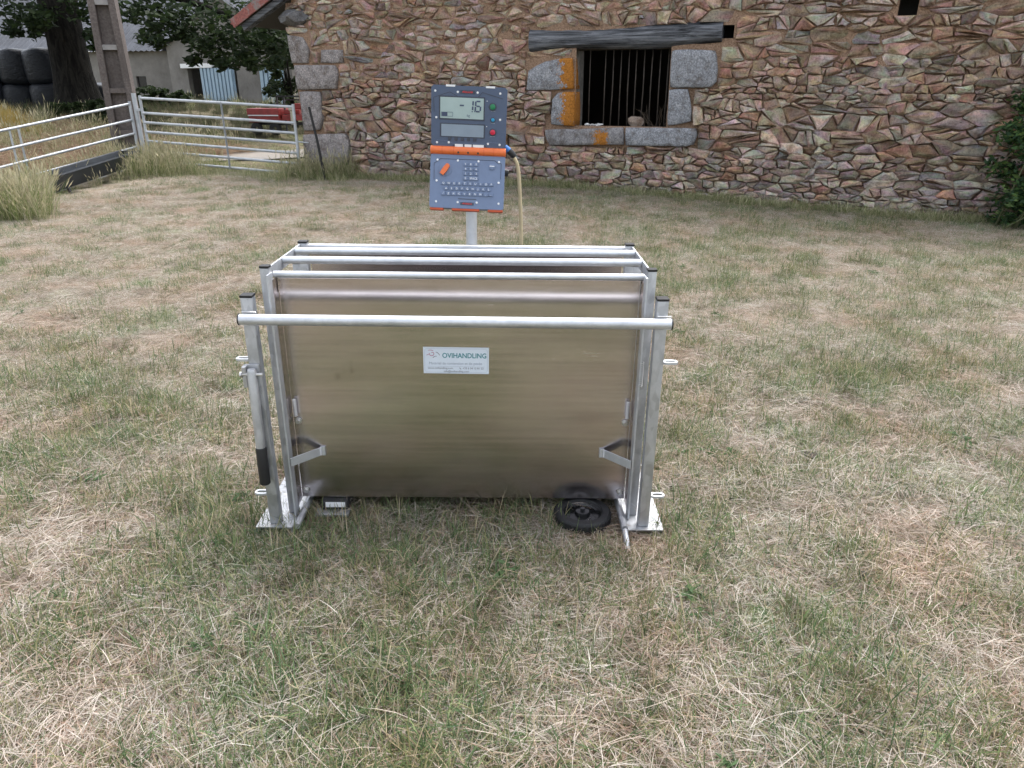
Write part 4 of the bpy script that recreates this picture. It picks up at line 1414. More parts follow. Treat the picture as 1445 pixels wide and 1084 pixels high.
for k in range(-1, 8):
    z = zr + 0.86 * k
    MB().box((0, -0.095, z), (2 * (pw(z) - 0.135), 0.12, 0.10)).build('crossbar', pale if k > 0 else MAT['concrete'], pole)

# black stake leaning at the barn corner
sp0, sp1 = at_depth(460, 250, 13.75), at_depth(436, 151, 13.75)
stk = MB().tube([Vector((0, 0, -0.2)), (sp1 - sp0) * 0.5, sp1 - sp0], [0.024, 0.024, 0.022], 8).build('stake', MAT['black_plastic'], None, smooth=40)
stk.location = sp0
tag(stk, 'thin black stake leaning in front of the barn corner', 'stake')

# feed trough under the hurdle
tp0, tp1 = at_depth(72, 268, 12.6), at_depth(190, 240, 15.2)
tr = empty('feed_trough', (tp0.x, tp0.y, hz(tp0.x, tp0.y) + 0.10))
tag(tr, 'long dark feed trough in the weeds under the hurdle', 'trough')
dv = Vector((tp1.x - tp0.x, tp1.y - tp0.y, 0)); L_ = dv.length; yawt = math.atan2(dv.y, dv.x)
slope = math.atan2(hz(tp1.x, tp1.y) - hz(tp0.x, tp0.y), L_)
tr.rotation_euler = (0, -slope * 0.8, yawt)
tm = MB()
prof = [(-0.21, 0.36), (-0.20, 0.385), (-0.175, 0.375), (-0.12, 0.16), (0, 0.11), (0.12, 0.16), (0.175, 0.375), (0.20, 0.385), (0.21, 0.36), (0.15, 0.12), (0, 0.07), (-0.15, 0.12)]
n_ = len(prof)
vs_ = [(x, y, z) for x in (0, L_) for y, z in prof]
tm.add(vs_, [(k, (k + 1) % n_, n_ + (k + 1) % n_, n_ + k) for k in range(n_)])
for x in (0.01, L_ - 0.01):
    tm.add([(x + d_, y, z) for d_ in (-0.012, 0.012) for y, z in ((-0.21, 0.37), (-0.15, 0.11), (0, 0.06), (0.15, 0.11), (0.21, 0.37))], [(0, 1, 2, 3, 4), (9, 8, 7, 6, 5), (0, 5, 6, 1), (1, 6, 7, 2), (2, 7, 8, 3), (3, 8, 9, 4), (4, 9, 5, 0)])
tm.build('basin', MAT['trough'], tr)
for x in (0.25, L_ - 0.25):
    lg = MB()
    for s_ in (-1, 1): lg.bar((x, s_ * 0.20, -0.08), (x, s_ * 0.13, 0.16), 0.04, 0.04)
    lg.build('trough_leg', MAT['black_metal'], tr)

# silage bales in black wrap
def bale_mesh(sd):
    mb = MB()
    prof = [(0.0, 0.0), (0.48, 0.0), (0.57, 0.05), (0.60, 0.18), (0.615, 0.5), (0.60, 0.85), (0.56, 0.99), (0.46, 1.05), (0.2, 1.07), (0.0, 1.065)]
    mb.lathe(prof, 28)
    me = bpy.data.meshes.new('silage_bale')
    vs_ = [tuple(Vector(v) * (1 + 0.035 * noise.noise(Vector(v) * 2.2 + Vector((sd * 5.0, 0, 0)))) ) for v in mb.v]
    me.from_pydata(vs_, [], mb.f); me.shade_smooth(); me.materials.append(MAT['bale'])
    return me
BALES = [(32, 126, 26, 0, 'black wrapped bale at the bottom of the stack, second from the oak trunk'),
         (74, 128, 25.6, 0, 'black wrapped bale on the ground touching the oak trunk'),
         (-10, 126, 26, 0, 'black wrapped bale at the bottom of the stack, cut by the left picture edge'),
         (142, 118, 27.5, 0, 'black wrapped bale showing just right of the oak trunk'),
         (26, 92, 26, 1, 'middle black wrapped bale of the upper row'),
         (64, 90, 25.8, 1, 'black wrapped bale of the upper row nearest the oak trunk'),
         (-14, 92, 26.2, 1, 'black wrapped bale of the upper row cut by the left picture edge')]
for i, (px, py, d, up, lab) in enumerate(BALES):
    p = at_depth(px, py, d)
    zb = (hz(p.x, p.y) - 0.24) + up * 1.03
    o_ = link('silage_bale', bale_mesh(i), None)
    o_.location = (p.x, p.y, zb)
    o_.rotation_euler = (rnd.uniform(-0.04, 0.04), rnd.uniform(-0.05, 0.05), rnd.random() * 6)
    tag(o_, lab, 'bale', 'black wrapped silage bales stacked by the oak')

# ------------------------------------------------------------------ farm sheds far left
def corr_sheet(mb, P0, U, V_, nU, amp, nrm):
    """corrugated sheet: nU half-waves across U"""
    vs_ = []
    for i in range(nU + 1):
        off = nrm * (amp if i % 2 else -amp)
        vs_ += [P0 + U * (i / nU) + off, P0 + U * (i / nU) + V_ + off]
    mb.add(vs_, [(2 * i, 2 * i + 2, 2 * i + 3, 2 * i + 1) for i in range(nU)])

def sheds():
    # long low shed with a fibre cement roof
    c = at_depth(243, 70, 41.0)                         # right end of its eave
    l_ = at_depth(-70, 75, 45.0)
    zb = 0.6
    root = empty('farm_shed', (c.x, c.y, zb))
    tag(root, 'long low grey farm shed with a corrugated grey roof', 'shed')
    U = Vector((l_.x - c.x, l_.y - c.y, 0)); dU = U.normalized(); nin = Vector((dU.y, -dU.x, 0))
    if nin.y < 0: nin = -nin
    he = c.z - zb
    def slab(mb, a, b, z0, z1, th, y0=0.0):
        p = [dU * a + nin * y0, dU * b + nin * y0, dU * b + nin * (y0 + th), dU * a + nin * (y0 + th)]
        mb.add([(q.x, q.y, z0) for q in p] + [(q.x, q.y, z1) for q in p], [(0, 1, 2, 3), (7, 6, 5, 4), (0, 4, 5, 1), (1, 5, 6, 2), (2, 6, 7, 3), (3, 7, 4, 0)])
    LU = U.length
    ws = 1.9                                            # window from the right end
    m = MB()
    slab(m, 0, ws, -1, he - 0.05, 0.25); slab(m, ws, ws + 0.62, -1, he - 1.95, 0.25); slab(m, ws, ws + 0.62, he - 1.25, he - 0.05, 0.25); slab(m, ws + 0.62, LU, -1, he - 0.05, 0.25)
    slab(m, 0, 0.25, -1, he - 0.05, 11.8, 0.26); slab(m, 0.26, LU, -1, he - 0.05, 0.25, 12.0)
    m.build('wall', MAT['render'], root)
    w_ = MB(); slab(w_, ws - 0.02, ws + 0.64, he - 1.97, he - 1.23, 0.06, 0.10); w_.build('window', MAT['black_gloss'], root)
    r = MB()
    over = -0.35
    P0 = dU * -0.2 + nin * over + Vector((0, 0, he - 0.06))
    top = nin * (6.4) + Vector((0, 0, 4.6))
    corr_sheet(r, P0, dU * (LU + 0.4), top, int(LU / 0.16), 0.03, Vector((0, 0, 1)))
    P1 = P0 + top
    corr_sheet(r, P1 , dU * (LU + 0.4), nin * 6.4 - Vector((0, 0, 4.6)), int(LU / 0.16), 0.03, Vector((0, 0, 1)))
    r.build('roof', MAT['fibro'], root)
    p = MB(); slab(p, -0.03, 0.22, -1, he - 0.08, 0.10, -0.12); p.build('drain_pipe', plain('old_pipe', (0.13, 0.12, 0.115), 0.8), root)
    # shed with pale blue sliding doors
    a = at_depth(246, 140, 40.6); b = at_depth(416, 140, 36.5)
    root2 = empty('door_shed', (a.x, a.y, zb))
    tag(root2, 'pale rendered shed with light blue sliding sheet doors', 'shed')
    U2 = Vector((b.x - a.x, b.y - a.y, 0)); L2 = U2.length; d2 = U2.normalized(); n2 = Vector((-d2.y, d2.x, 0))
    def uz(px, py):
        v = ray(px, py); C = Vector((0, 0, CAM_H)); A = Vector((a.x, a.y, 0))
        k = (A - C).dot(n2) / v.dot(n2); q = C + v * k
        return (q - A).dot(d2), q.z - zb
    def quadslab(mb, u0_, u1_, z0_, z1_, y0_, th):
        ps = [d2 * u0_ + n2 * y0_, d2 * u1_ + n2 * y0_, d2 * u1_ + n2 * (y0_ + th), d2 * u0_ + n2 * (y0_ + th)]
        mb.add([(q.x, q.y, z0_) for q in ps] + [(q.x, q.y, z1_) for q in ps], [(0, 3, 2, 1), (4, 5, 6, 7), (0, 1, 5, 4), (1, 2, 6, 5), (2, 3, 7, 6), (3, 0, 4, 7)])
    o0, oz = uz(264, 97); o1, _ = uz(333, 97)
    m = MB()
    ht = he + 0.1
    quadslab(m, 0, o0, -1, ht, 0, 0.25); quadslab(m, o0, o1, oz, ht, 0, 0.25); quadslab(m, o1, L2, -1, ht, 0, 0.25)
    quadslab(m, 0, 0.25, -1, ht, 0.26, 9); quadslab(m, L2 - 0.25, L2, -1, ht, 0.26, 9); quadslab(m, 0, L2, -1, ht, 9.3, 0.25)
    # gable
    gp = [(0, ht), (L2, ht), (L2 / 2, ht + 2.1)]
    m.add([tuple(d2 * x + n2 * y + Vector((0, 0, z))) for y in (0.0, 0.25) for x, z in gp], [(0, 1, 2), (5, 4, 3), (0, 3, 4, 1), (1, 4, 5, 2), (2, 5, 3, 0)])
    m.build('wall', MAT['render'], root2)
    r = MB()
    for s_ in (0, 1):
        P0 = (d2 * (-0.3 if s_ == 0 else L2 + 0.3)) + n2 * -0.25 + Vector((0, 0, ht - 0.12))
        V_ = (d2 * (L2 / 2 + 0.3) * (1 if s_ == 0 else -1)) + Vector((0, 0, 2.28))
        corr_sheet(r, P0, n2 * 9.8, V_, 60, 0.03, Vector((0, 0, 1)))
    r.build('roof', MAT['fibro'], root2)
    rl = MB(); x0_, _ = uz(259, 94); x1_, _ = uz(303, 94); quadslab(rl, x0_, x1_, oz + 0.02, oz + 0.22, -0.20, 0.19)
    rl.build('door_rail', MAT['white'], root2)
    for (pa, pb_) in ((289, 334), (372, 403)):
        ua, _ = uz(pa, 120); ub, _ = uz(pb_, 120)
        dm = MB()
        nr = int((ub - ua) / 0.24)
        for q in range(nr):
            w_ = (ub - ua) / nr
            quadslab(dm, ua + w_ * q, ua + w_ * (q + 0.68), -0.3, oz, -0.17, 0.10)
        quadslab(dm, ua, ub, -0.3, oz, -0.07, 0.03)
        dm.build('sliding_door', MAT['blue_sheet'], root2)
sheds()

# red farm machine standing beyond the gate
def machine():
    p = at_depth(359, 185, 24.0)
    root = empty('red_machine', (p.x, p.y, hz(p.x, p.y)))
    root.rotation_euler = (0, 0, R(-8))
    tag(root, 'red farm implement with black frame parked beyond the gate', 'machine')
    b = MB(); b.box((0.52, 0, 0.66), (1.02, 0.75, 0.20), bev=0.02); b.box((0.52, 0.02, 0.46), (0.98, 0.70, 0.19), bev=0.015); b.build('hopper', MAT['red_paint'], root)
    b = MB(); b.box((1.45, 0.05, 0.50), (0.78, 0.6, 0.16), bev=0.015); b.box((1.35, 0.05, 0.66), (0.5, 0.4, 0.13), bev=0.02); b.box((1.60, 0.2, 0.82), (0.5, 0.3, 0.16), bev=0.02); b.build('gearbox_cover', MAT['red_paint'], root)
    b = MB(); b.box((0.53, -0.385, 0.565), (0.96, 0.02, 0.03)); b.build('trim_strip', MAT['white'], root)
    f = MB()
    f.bar((0.02, 0, 0.32), (1.9, 0, 0.32), 0.09, 0.09)
    for x in (0.9, 1.12, 1.72): f.bar((x, -0.1, 0.1), (x, -0.1, 1.12), 0.045, 0.045)
    f.bar((0.85, -0.1, 1.10), (1.78, -0.1, 1.10), 0.045, 0.045); f.bar((0.9, 0.3, 1.0), (1.72, 0.3, 1.0), 0.04, 0.04)
    f.build('frame', MAT['black_metal'], root)
    for x in (0.2, 0.8):
        w_ = MB(); M = Matrix.Translation((x, -0.2, 0.18)) @ Matrix.Rotation(R(90), 4, 'X')
        w_.lathe([(0.06, -0.06), (0.17, -0.06), (0.20, 0), (0.17, 0.06), (0.06, 0.06), (0.06, -0.06)], 18, M); w_.build('wheel', MAT['rubber'], root, smooth=40)
    c_ = MB(); c_.tube([(1.42, -0.3, 0.30), (1.42, -0.3, 0.72)], [0.055, 0.055], 12); c_.lathe([(0.0, 0.78), (0.085, 0.77), (0.095, 0.72), (0.06, 0.69)], 14, Matrix.Translation((1.42, -0.3, 0))); c_.build('cylinder', plain('cream_paint', (0.50, 0.46, 0.36), 0.5), root, smooth=40)
machine()

# ------------------------------------------------------------------ the weighing crate
crate = empty('weighing_crate', (-0.19, 2.35, 0.0), (0, R(0.50), 0))
tag(crate, 'sheep weighing crate of bright galvanised tube and aluminium sheet on the lawn', 'crate')
G, A_ = MAT['galv'], MAT['alu']
def sq_post(x, y, z0_, z1_, w, rad=0.004):
    p = MB().box((x, y, (z0_ + z1_) / 2), (w, w, z1_ - z0_), bev=rad).build('post', G, crate, smooth=30)
    MB().box((x, y, z1_ + 0.0045), (w + 0.002, w + 0.002, 0.008), bev=0.002).build('post_cap', MAT['black_plastic'], p)
    return p
for s_ in (-1, 1):
    sq_post(-0.694 if s_ < 0 else 0.681, 0.0, 0.036, 0.905, 0.039)
    sq_post(-0.650 if s_ < 0 else 0.653, 0.075, 0.036, 0.985, 0.030, 0.003)
    sq_post(s_ * 0.650, 0.555, 0.036, 0.975, 0.034, 0.003)
    sq_post(s_ * 0.694, 0.61, 0.036, 0.88, 0.039)
    # L-shaped edge strip beside the front post
    MB().box((s_ * 0.6315, 0.052, 0.505), (0.006, 0.05, 0.93), bev=0.001).build('edge_strip', A_, crate)
    MB().box((s_ * 0.6285, 0.0925, 0.505), (0.004, 0.055, 0.88)).build('side_return', MAT['sheet'], crate)
# front rail with end caps
fr = MB().tube([(-0.714, -0.041, 0.838), (0.708, -0.041, 0.834)], 0.0185, 20).build('front_rail', A_, crate, smooth=40)
for s_, z in ((-1, 0.838), (1, 0.834)):
    MB().tube([(s_ * (0.711 - s_ * 0.003), -0.041, z), (s_ * (0.7145 - s_ * 0.003), -0.041, z), (s_ * (0.7165 - s_ * 0.003), -0.041, z)], [0.0196, 0.0196, 0.016], 20).build('end_cap', MAT['black_plastic'], fr, smooth=40)
    wld = MB()
    for k in range(9):
        wld.lathe([(0, -0.004), (0.005, 0), (0, 0.004)], 6, Matrix.Translation((s_ * 0.688 - 0.02 + 0.005 * k, -0.0245, z + 0.0205)))
    wld.build('weld', MAT['zinc'], fr)
# sheet panels
def panel(y, name):
    p = MB().box((0, y, 0.508), (1.25, 0.003, 0.868)).build(name, MAT['sheet'], crate)
    s_ = -1 if y < 0.3 else 1
    MB().box((0, y + s_ * 0.008, 0.915), (1.245, 0.004, 0.052)).build('top_fold', MAT['sheet'], p)
    return p
pf = panel(0.12, 'front_panel'); panel(0.56, 'rear_panel')
MB().box((0, 0.34, 0.082), (1.24, 0.43, 0.006)).build('floor_plate', MAT['galv'], crate)
# top tubes
for y, z, r_, hl in ((0.108, 0.955, 0.0115, 0.634), (0.295, 0.963, 0.0138, 0.655), (0.455, 0.963, 0.0138, 0.655), (0.580, 0.955, 0.0115, 0.634)):
    MB().cyl((-hl, y, z), (hl, y, z), r_, 18).build('top_tube', A_, crate, smooth=40)
for s_ in (-1, 1):
    MB().box((s_ * 0.660, 0.305, 0.952), (0.006, 0.46, 0.042), bev=0.001).build('top_side_bar', A_, crate)
    # brace strip from post to panel
    a, b = Vector((s_ * 0.622, 0.020, 0.275)), Vector((s_ * 0.532, 0.112, 0.275))
    br_ = MB().bar(a, b, 0.005, 0.032).build('brace', A_, crate)
    MB().box((s_ * 0.527, 0.1135, 0.275), (0.018, 0.006, 0.036), bev=0.001).build('brace_tab', A_, br_)
    w_ = MB()
    for k in range(7):
        w_.lathe([(0, -0.005), (0.004, 0), (0, 0.005)], 6, Matrix.Translation((s_ * 0.535, 0.107, 0.262 + 0.0045 * k)))
    w_.build('weld', MAT['zinc'], br_)
    # foot: inverted channel, lengthways
    fx = -0.694 if s_ < 0 else 0.687
    ft = MB(); ft.box((fx, 0.29, 0.033), (0.130, 0.66, 0.005)); ft.box((fx - s_ * 0.065, 0.29, 0.018), (0.005, 0.66, 0.033)); ft.box((fx + s_ * 0.065, 0.29, 0.018), (0.005, 0.66, 0.033)); 
    fo = ft.build('foot_channel', G, crate)
    MB().tube([(s_ * 0.607, -0.045, 0.043), (s_ * 0.607, 0.62, 0.043)], 0.0125, 12).build('foot_rail', G, fo, smooth=40)
    # load bar under the crate and its pad
    y0_ = 0.10 if s_ < 0 else 0.26
    lb = MB().box((s_ * 0.50, (y0_ + 0.57) / 2, 0.036), (0.10, 0.57 - y0_, 0.050), bev=0.006).build('load_bar', MAT['black_metal'], crate, smooth=30)
    MB().box((s_ * 0.505, y0_ - 0.01, 0.020), (0.13, 0.05, 0.012), bev=0.003).build('load_plate', MAT['galv'], lb)
    # corner bolts
    for z in (0.105, 0.40):
        bo = MB(); M = Matrix.Translation((s_ * 0.607, 0.114, z)) @ Matrix.Rotation(R(90), 4, 'X')
        bo.lathe([(0, 0.012), (0.007, 0.012), (0.008, 0.008), (0.008, 0.004), (0.013, 0.003), (0.013, -0.002)], 10, M); bo.build('bolt', MAT['zinc'], crate, smooth=40)
    # slotted hinge fitting
    ht = MB()
    for q in range(12): 
        ht.lathe([(0.0045, -0.003), (0.0085, 0), (0.0045, 0.003)], 8, Matrix.Translation((s_ * 0.612, 0.104, 0.425 + q * 0.0058)))
    ht.build('hinge_pin', MAT['zinc'], crate)
    # lashing loops
    for z in (0.685, 0.160):
        n_ = 20; vs_ = []; cx_ = s_ * (0.730 - s_ * 0.004)
        for (rx, ry, zz) in ((0.026, 0.016, 0.004), (0.018, 0.008, 0.004), (0.018, 0.008, -0.004), (0.026, 0.016, -0.004)):
            for k in range(n_):
                th = 2 * math.pi * k / n_
                cs_, sn = math.cos(th), math.sin(th)
                vs_.append((cx_ + math.copysign(abs(cs_) ** 0.7, cs_) * rx, math.copysign(abs(sn) ** 0.6, sn) * ry, z + zz))
        lp_ = MB(); lp_.add(vs_, [(r * n_ + k, r * n_ + (k + 1) % n_, ((r + 1) % 4) * n_ + (k + 1) % n_, ((r + 1) % 4) * n_ + k) for r in range(4) for k in range(n_)])
        lp_.build('lashing_loop', MAT['alu'], crate)
MB().box((-0.495, 0.097, 0.050), (0.075, 0.004, 0.020)).build('load_bar_label', MAT['white'], crate)
# short tube end sticking out at the right foot
MB().tube([(0.607, -0.05, 0.040), (0.609, -0.10, 0.018), (0.610, -0.125, 0.004)], [0.011, 0.011, 0.010], 12).build('tube_end', G, crate, smooth=40)
# lever with black grip
lv = MB().tube([(-0.700, -0.045, 0.36), (-0.697, -0.045, 0.655), (-0.697, -0.045, 0.664)], [0.0165, 0.0165, 0.013], 18).build('lever', G, crate, smooth=40)
MB().tube([(-0.7015, -0.045, 0.222), (-0.7015, -0.045, 0.226), (-0.700, -0.045, 0.365), (-0.700, -0.045, 0.37)], [0.015, 0.019, 0.019, 0.017], 18).build('grip', MAT['black_plastic'], lv, smooth=40)
pv = MB(); pv.box((-0.722, -0.034, 0.635), (0.014, 0.03, 0.075), bev=0.002); pv.box((-0.70, -0.026, 0.66), (0.05, 0.008, 0.03), bev=0.002); pv.build('pivot_bracket', G, lv)
pb_ = MB(); pb_.cyl((-0.735, -0.045, 0.645), (-0.66, -0.045, 0.645), 0.006, 10); pb_.lathe([(0, 0.008), (0.010, 0.007), (0.010, 0)], 8, Matrix.Translation((-0.73, -0.045, 0.645)) @ Matrix.Rotation(R(-90), 4, 'Y')); pb_.build('pivot_bolt', MAT['zinc'], lv)
# coil spring beside the right post
sp = [(0.636 + 0.007 * math.cos(k * 0.9), 0.028 + 0.007 * math.sin(k * 0.9), 0.58 + 0.0011 * k) for k in range(86)]
MB().tube(sp, 0.0013, 5).build('spring', MAT['zinc'], crate)
# transport wheel folded flat under the crate
wx, wy, wz = 0.460, 0.062, 0.033
whl = MB().lathe([(0.075, -0.022), (0.098, -0.024), (0.108, -0.014), (0.109, 0.012), (0.100, 0.024), (0.078, 0.024), (0.072, 0.016)], 40, Matrix.Translation((wx, wy, wz)))
wo = whl.build('wheel', MAT['rubber'], crate, smooth=40)
tr_ = MB()
for k in range(36):
    th = k * math.pi / 18
    tr_.box((wx + 0.1085 * math.cos(th), wy + 0.1085 * math.sin(th), wz), (0.004, 0.010, 0.030), rot=th)
tr_.build('tread', MAT['rubber'], wo)
rm = MB(); rm.lathe([(0.076, 0.016), (0.068, 0.010), (0.062, 0.004), (0.030, 0.006), (0.026, 0.020), (0.012, 0.022), (0.0, 0.022)], 32, Matrix.Translation((wx, wy, wz)))
rm.build('rim', MAT['black_gloss'], wo, smooth=40)
MB().cyl((wx, wy, wz - 0.03), (wx, wy, wz + 0.032), 0.009, 10).build('axle', MAT['black_gloss'], wo)

# sticker
def text_mesh(body, size, align='LEFT', bold=0.0):
    cu = bpy.data.curves.new('t', 'FONT'); cu.body = body; cu.size = size; cu.align_x = align; cu.offset = bold; cu.resolution_u = 3
    ob = bpy.data.objects.new('t', cu)
    me = bpy.data.meshes.new_from_object(ob)
    bpy.data.objects.remove(ob); bpy.data.curves.remove(cu)
    return me
def put_text(name, body, size, loc, mat, parent, align='LEFT', bold=0.0, X=None, fit=None):
    me = text_mesh(body, size, align, bold)
    if fit:
        xs = [v.co.x for v in me.vertices]; w_ = max(xs) - min(xs)
        if w_ > 0:
            k = fit / w_
            for v in me.vertices: v.co.x *= k
    M = Matrix.Translation(loc) @ Matrix.Rotation(R(90), 4, 'X')
    if X is not None: M = X @ M
    me.transform(M)
    return link(name, me, mat, parent)
yS = 0.12 - 0.0015 - 0.0012
stx, stz = 0.0, 0.6985
SW, SH = 0.236, 0.100
# centre of the sticker from its place on the panel
pc = at_depth(641.5, 509, 2.35 + 0.118)
stx, stz = pc.x + 0.19, pc.z + 0.0003
X_s = Matrix.Translation((stx, yS, stz)) @ Matrix.Rotation(R(0.4), 4, 'Y')
stk_ = MB(X_s).box((0, 0, 0), (SW, 0.0012, SH)).build('sticker', MAT['paper'], pf)
yt = -0.0011
def st_text(body, x, z, size, mat, fit=None, al='LEFT', bold=0.0):
    put_text('lettering', body, size, (x, yt, z), mat, stk_, al, bold, X_s, fit)
st_text('OVIHANDLING', -0.050, 0.0105, 0.0265, MAT['teal'], 0.158, bold=0.0004)
st_text('Matériel de contention et de pesée', -0.098, -0.0155, 0.0145, MAT['grey_ink'], 0.19)
st_text('www.ovihandling.com', -0.102, -0.0325, 0.0105, MAT['dark_ink'], 0.090)
st_text('+33 6 04 13 81 22', 0.023, -0.0325, 0.0105, MAT['dark_ink'], 0.075)
st_text('info@ovihandling.com', -0.045, -0.0445, 0.0105, MAT['dark_ink'], 0.090)
ln = MB(X_s); ln.box((0, yt, -0.0225), (0.206, 0.0003, 0.0006)); ln.build('rule', MAT['grey_ink'], stk_)
bo = MB(X_s)
fx_, fz_ = SW / 2 - 0.005, SH / 2 - 0.005
rc = 0.010
path = []
for cx_, cz_, a0 in ((fx_ - rc, fz_ - rc, 0), (-fx_ + rc, fz_ - rc, 90), (-fx_ + rc, -fz_ + rc, 180), (fx_ - rc, -fz_ + rc, 270)):
    for q in range(5): path.append((cx_ + rc * math.cos(R(a0 + q * 22.5)), cz_ + rc * math.sin(R(a0 + q * 22.5))))
for i in range(len(path)):
    p, q = path[i], path[(i + 1) % len(path)]
    bo.bar((p[0], yt, p[1]), (q[0], yt, q[1]), 0.0006, 0.0004, up=(0, 1, 0))
bo.build('border_line', MAT['grey_ink'], stk_)
ph = MB(X_s)
for k in range(5):
    a0, a1 = R(160 + k * 24), R(160 + (k + 1) * 24)
    ph.bar((0.0175 + 0.0045 * math.cos(a0), yt, -0.0275 + 0.0045 * math.sin(a0)), (0.0175 + 0.0045 * math.cos(a1), yt, -0.0275 + 0.0045 * math.sin(a1)), 0.0018, 0.0004, up=(0, 1, 0))
ph.build('phone_icon', MAT['dark_ink'], stk_)
def arc(mb, cx_, cz_, r0, r1, a0, a1, w):
    n_ = 16; pr = None
    for k in range(n_ + 1):
        t_ = k / n_; r_ = r0 + (r1 - r0) * t_; a = R(a0 + (a1 - a0) * t_)
        p = Vector((cx_ + r_ * math.cos(a), yt, cz_ + r_ * math.sin(a)))
        if pr is not None: mb.bar(pr, p, w, 0.0004, up=(0, 1, 0))
        pr = p
lg = MB(X_s)
arc(lg, -0.086, 0.026, 0.004, 0.0105, 120, -190, 0.0018)
arc(lg, -0.090, 0.020, 0.020, 0.018, 118, 62, 0.0016)
lg.bar((-0.106, yt, 0.0195), (-0.098, yt, 0.0235), 0.0016, 0.0004, up=(0, 1, 0))
lg.build('emblem', MAT['plum'], stk_)
lg2 = MB(X_s)
arc(lg2, -0.078, 0.013, 0.020, 0.020, 75, 20, 0.0018); arc(lg2, -0.072, 0.003, 0.013, 0.013, 80, 150, 0.0018)
lg2.build('emblem_lines', MAT['dark_ink'], stk_)

# scale post behind the crate
sp_ = MB().cyl((0.016, 0.65, 0.0), (0.016, 0.65, 1.30), 0.0225, 20).build('scale_post', MAT['alu'], crate, smooth=40)
cl_ = MB()
for z in (0.30, 0.86): cl_.box((0.016, 0.605, z), (0.075, 0.085, 0.05), bev=0.003)
cl_.build('post_clamp', G, sp_)

# ------------------------------------------------------------------ scale indicator (hinged two part console)
hp = at_depth(661.0, 213.5, 2.93)
con = empty('scale_indicator', hp, (0, R(2.4), 0))
tag(con, 'blue grey electronic weighing display with keyboard and orange hinge on a post', 'weighing display')
KZ = 0.000657; KV = 0.918; TH = R(2.4)
def cz(zx, zy):
    dx, dz = zx - 340.5, 475.0 - zy
    return ((dx * math.cos(TH) - dz * math.sin(TH)) * KZ, (dz * math.cos(TH) + dx * math.sin(TH)) * KZ * KV)
W2 = 0.1415
def chamfer(x0, x1, z0, z1, c, notches=(), top=True):
    return [(x0 + c, z0), (x1 - c, z0), (x1, z0 + c), (x1, z1 - c), (x1 - c, z1), (x0 + c, z1), (x0, z1 - c), (x0, z0 + c)]
UP0, UP1 = 0.016, 0.2315
ub = MB(); ub.prism(chamfer(-W2, W2, UP0, UP1, 0.009), -0.012, 0.035)
upper = ub.build('display_case', MAT['console_up'], con)
tb = MB()
for x in (-0.070, 0.078): tb.box((x, -0.004, UP1 - 0.001), (0.034, 0.018, 0.007))
tb.build('latch_tab', MAT['white'], upper)
X_l = Matrix.Translation((0, -0.004, -0.004)) @ Matrix.Rotation(R(-14), 4, 'X')
# tilt: lower edge of the keyboard half comes towards the viewer
X_l = Matrix.Translation((0, -0.004, -0.004)) @ Matrix.Rotation(R(-16), 4, 'X')
LB1 = -0.213
lbm = MB(X_l); lbm.prism(chamfer(-W2 - 0.001, W2 + 0.001, LB1, -0.010, 0.007), -0.012, 0.030)
lower = lbm.build('keyboard_case', plain('slate_blue_plastic_lit', (0.145, 0.195, 0.305), 0.5, scale=60, var=0.05), con)  # lighter than the display case: light on the upward tilt put into colour
lipm = MB(X_l)
for a, b in ((-0.140, -0.088), (-0.056, 0.050), (0.082, 0.140)): lipm.box(((a + b) / 2, 0.004, LB1 - 0.004), (b - a, 0.03, 0.009), bev=0.002)
lipm.build('rubber_lip', MAT['orange_dark'], lower)
hgm = MB(); hgm.tube([(-0.1435, -0.010, 0), (-0.142, -0.010, 0), (0.142, -0.010, 0), (0.1435, -0.010, 0)], [0.0145, 0.0165, 0.0165, 0.0145], 20)
hinge = hgm.build('hinge_tube', MAT['orange'], con, smooth=40)
rg = MB()
for x in (-0.099, -0.055, 0.060, 0.098): rg.tube([(x - 0.0006, -0.010, 0), (x + 0.0006, -0.010, 0)], 0.0170, 20)
rg.build('hinge_seam', MAT['orange_dark'], hinge)
hh = MB()
for x in (-0.037, 0.0, 0.038): hh.lathe([(0, 0.0002), (0.004, 0)], 10, Matrix.Translation((x, -0.0268, -0.004)) @ Matrix.Rotation(R(90), 4, 'X'))
hh.build('hinge_hole', MAT['iron'], hinge)
wt_ = MB()
for x, w_ in ((-0.036, 0.031), (-0.001, 0.027), (0.038, 0.042)): wt_.box((x, -0.0128, 0.0205), (w_, 0.004, 0.010), bev=0.001)
wt_.build('white_insert', MAT['white'], con)
ins = MB(); ins.prism([(-0.062, 0.0155), (0.072, 0.0155), (0.060, 0.029), (-0.050, 0.029)], -0.0123, -0.0118); ins.build('insert_recess', MAT['console_dark'], upper)
yF = -0.0125
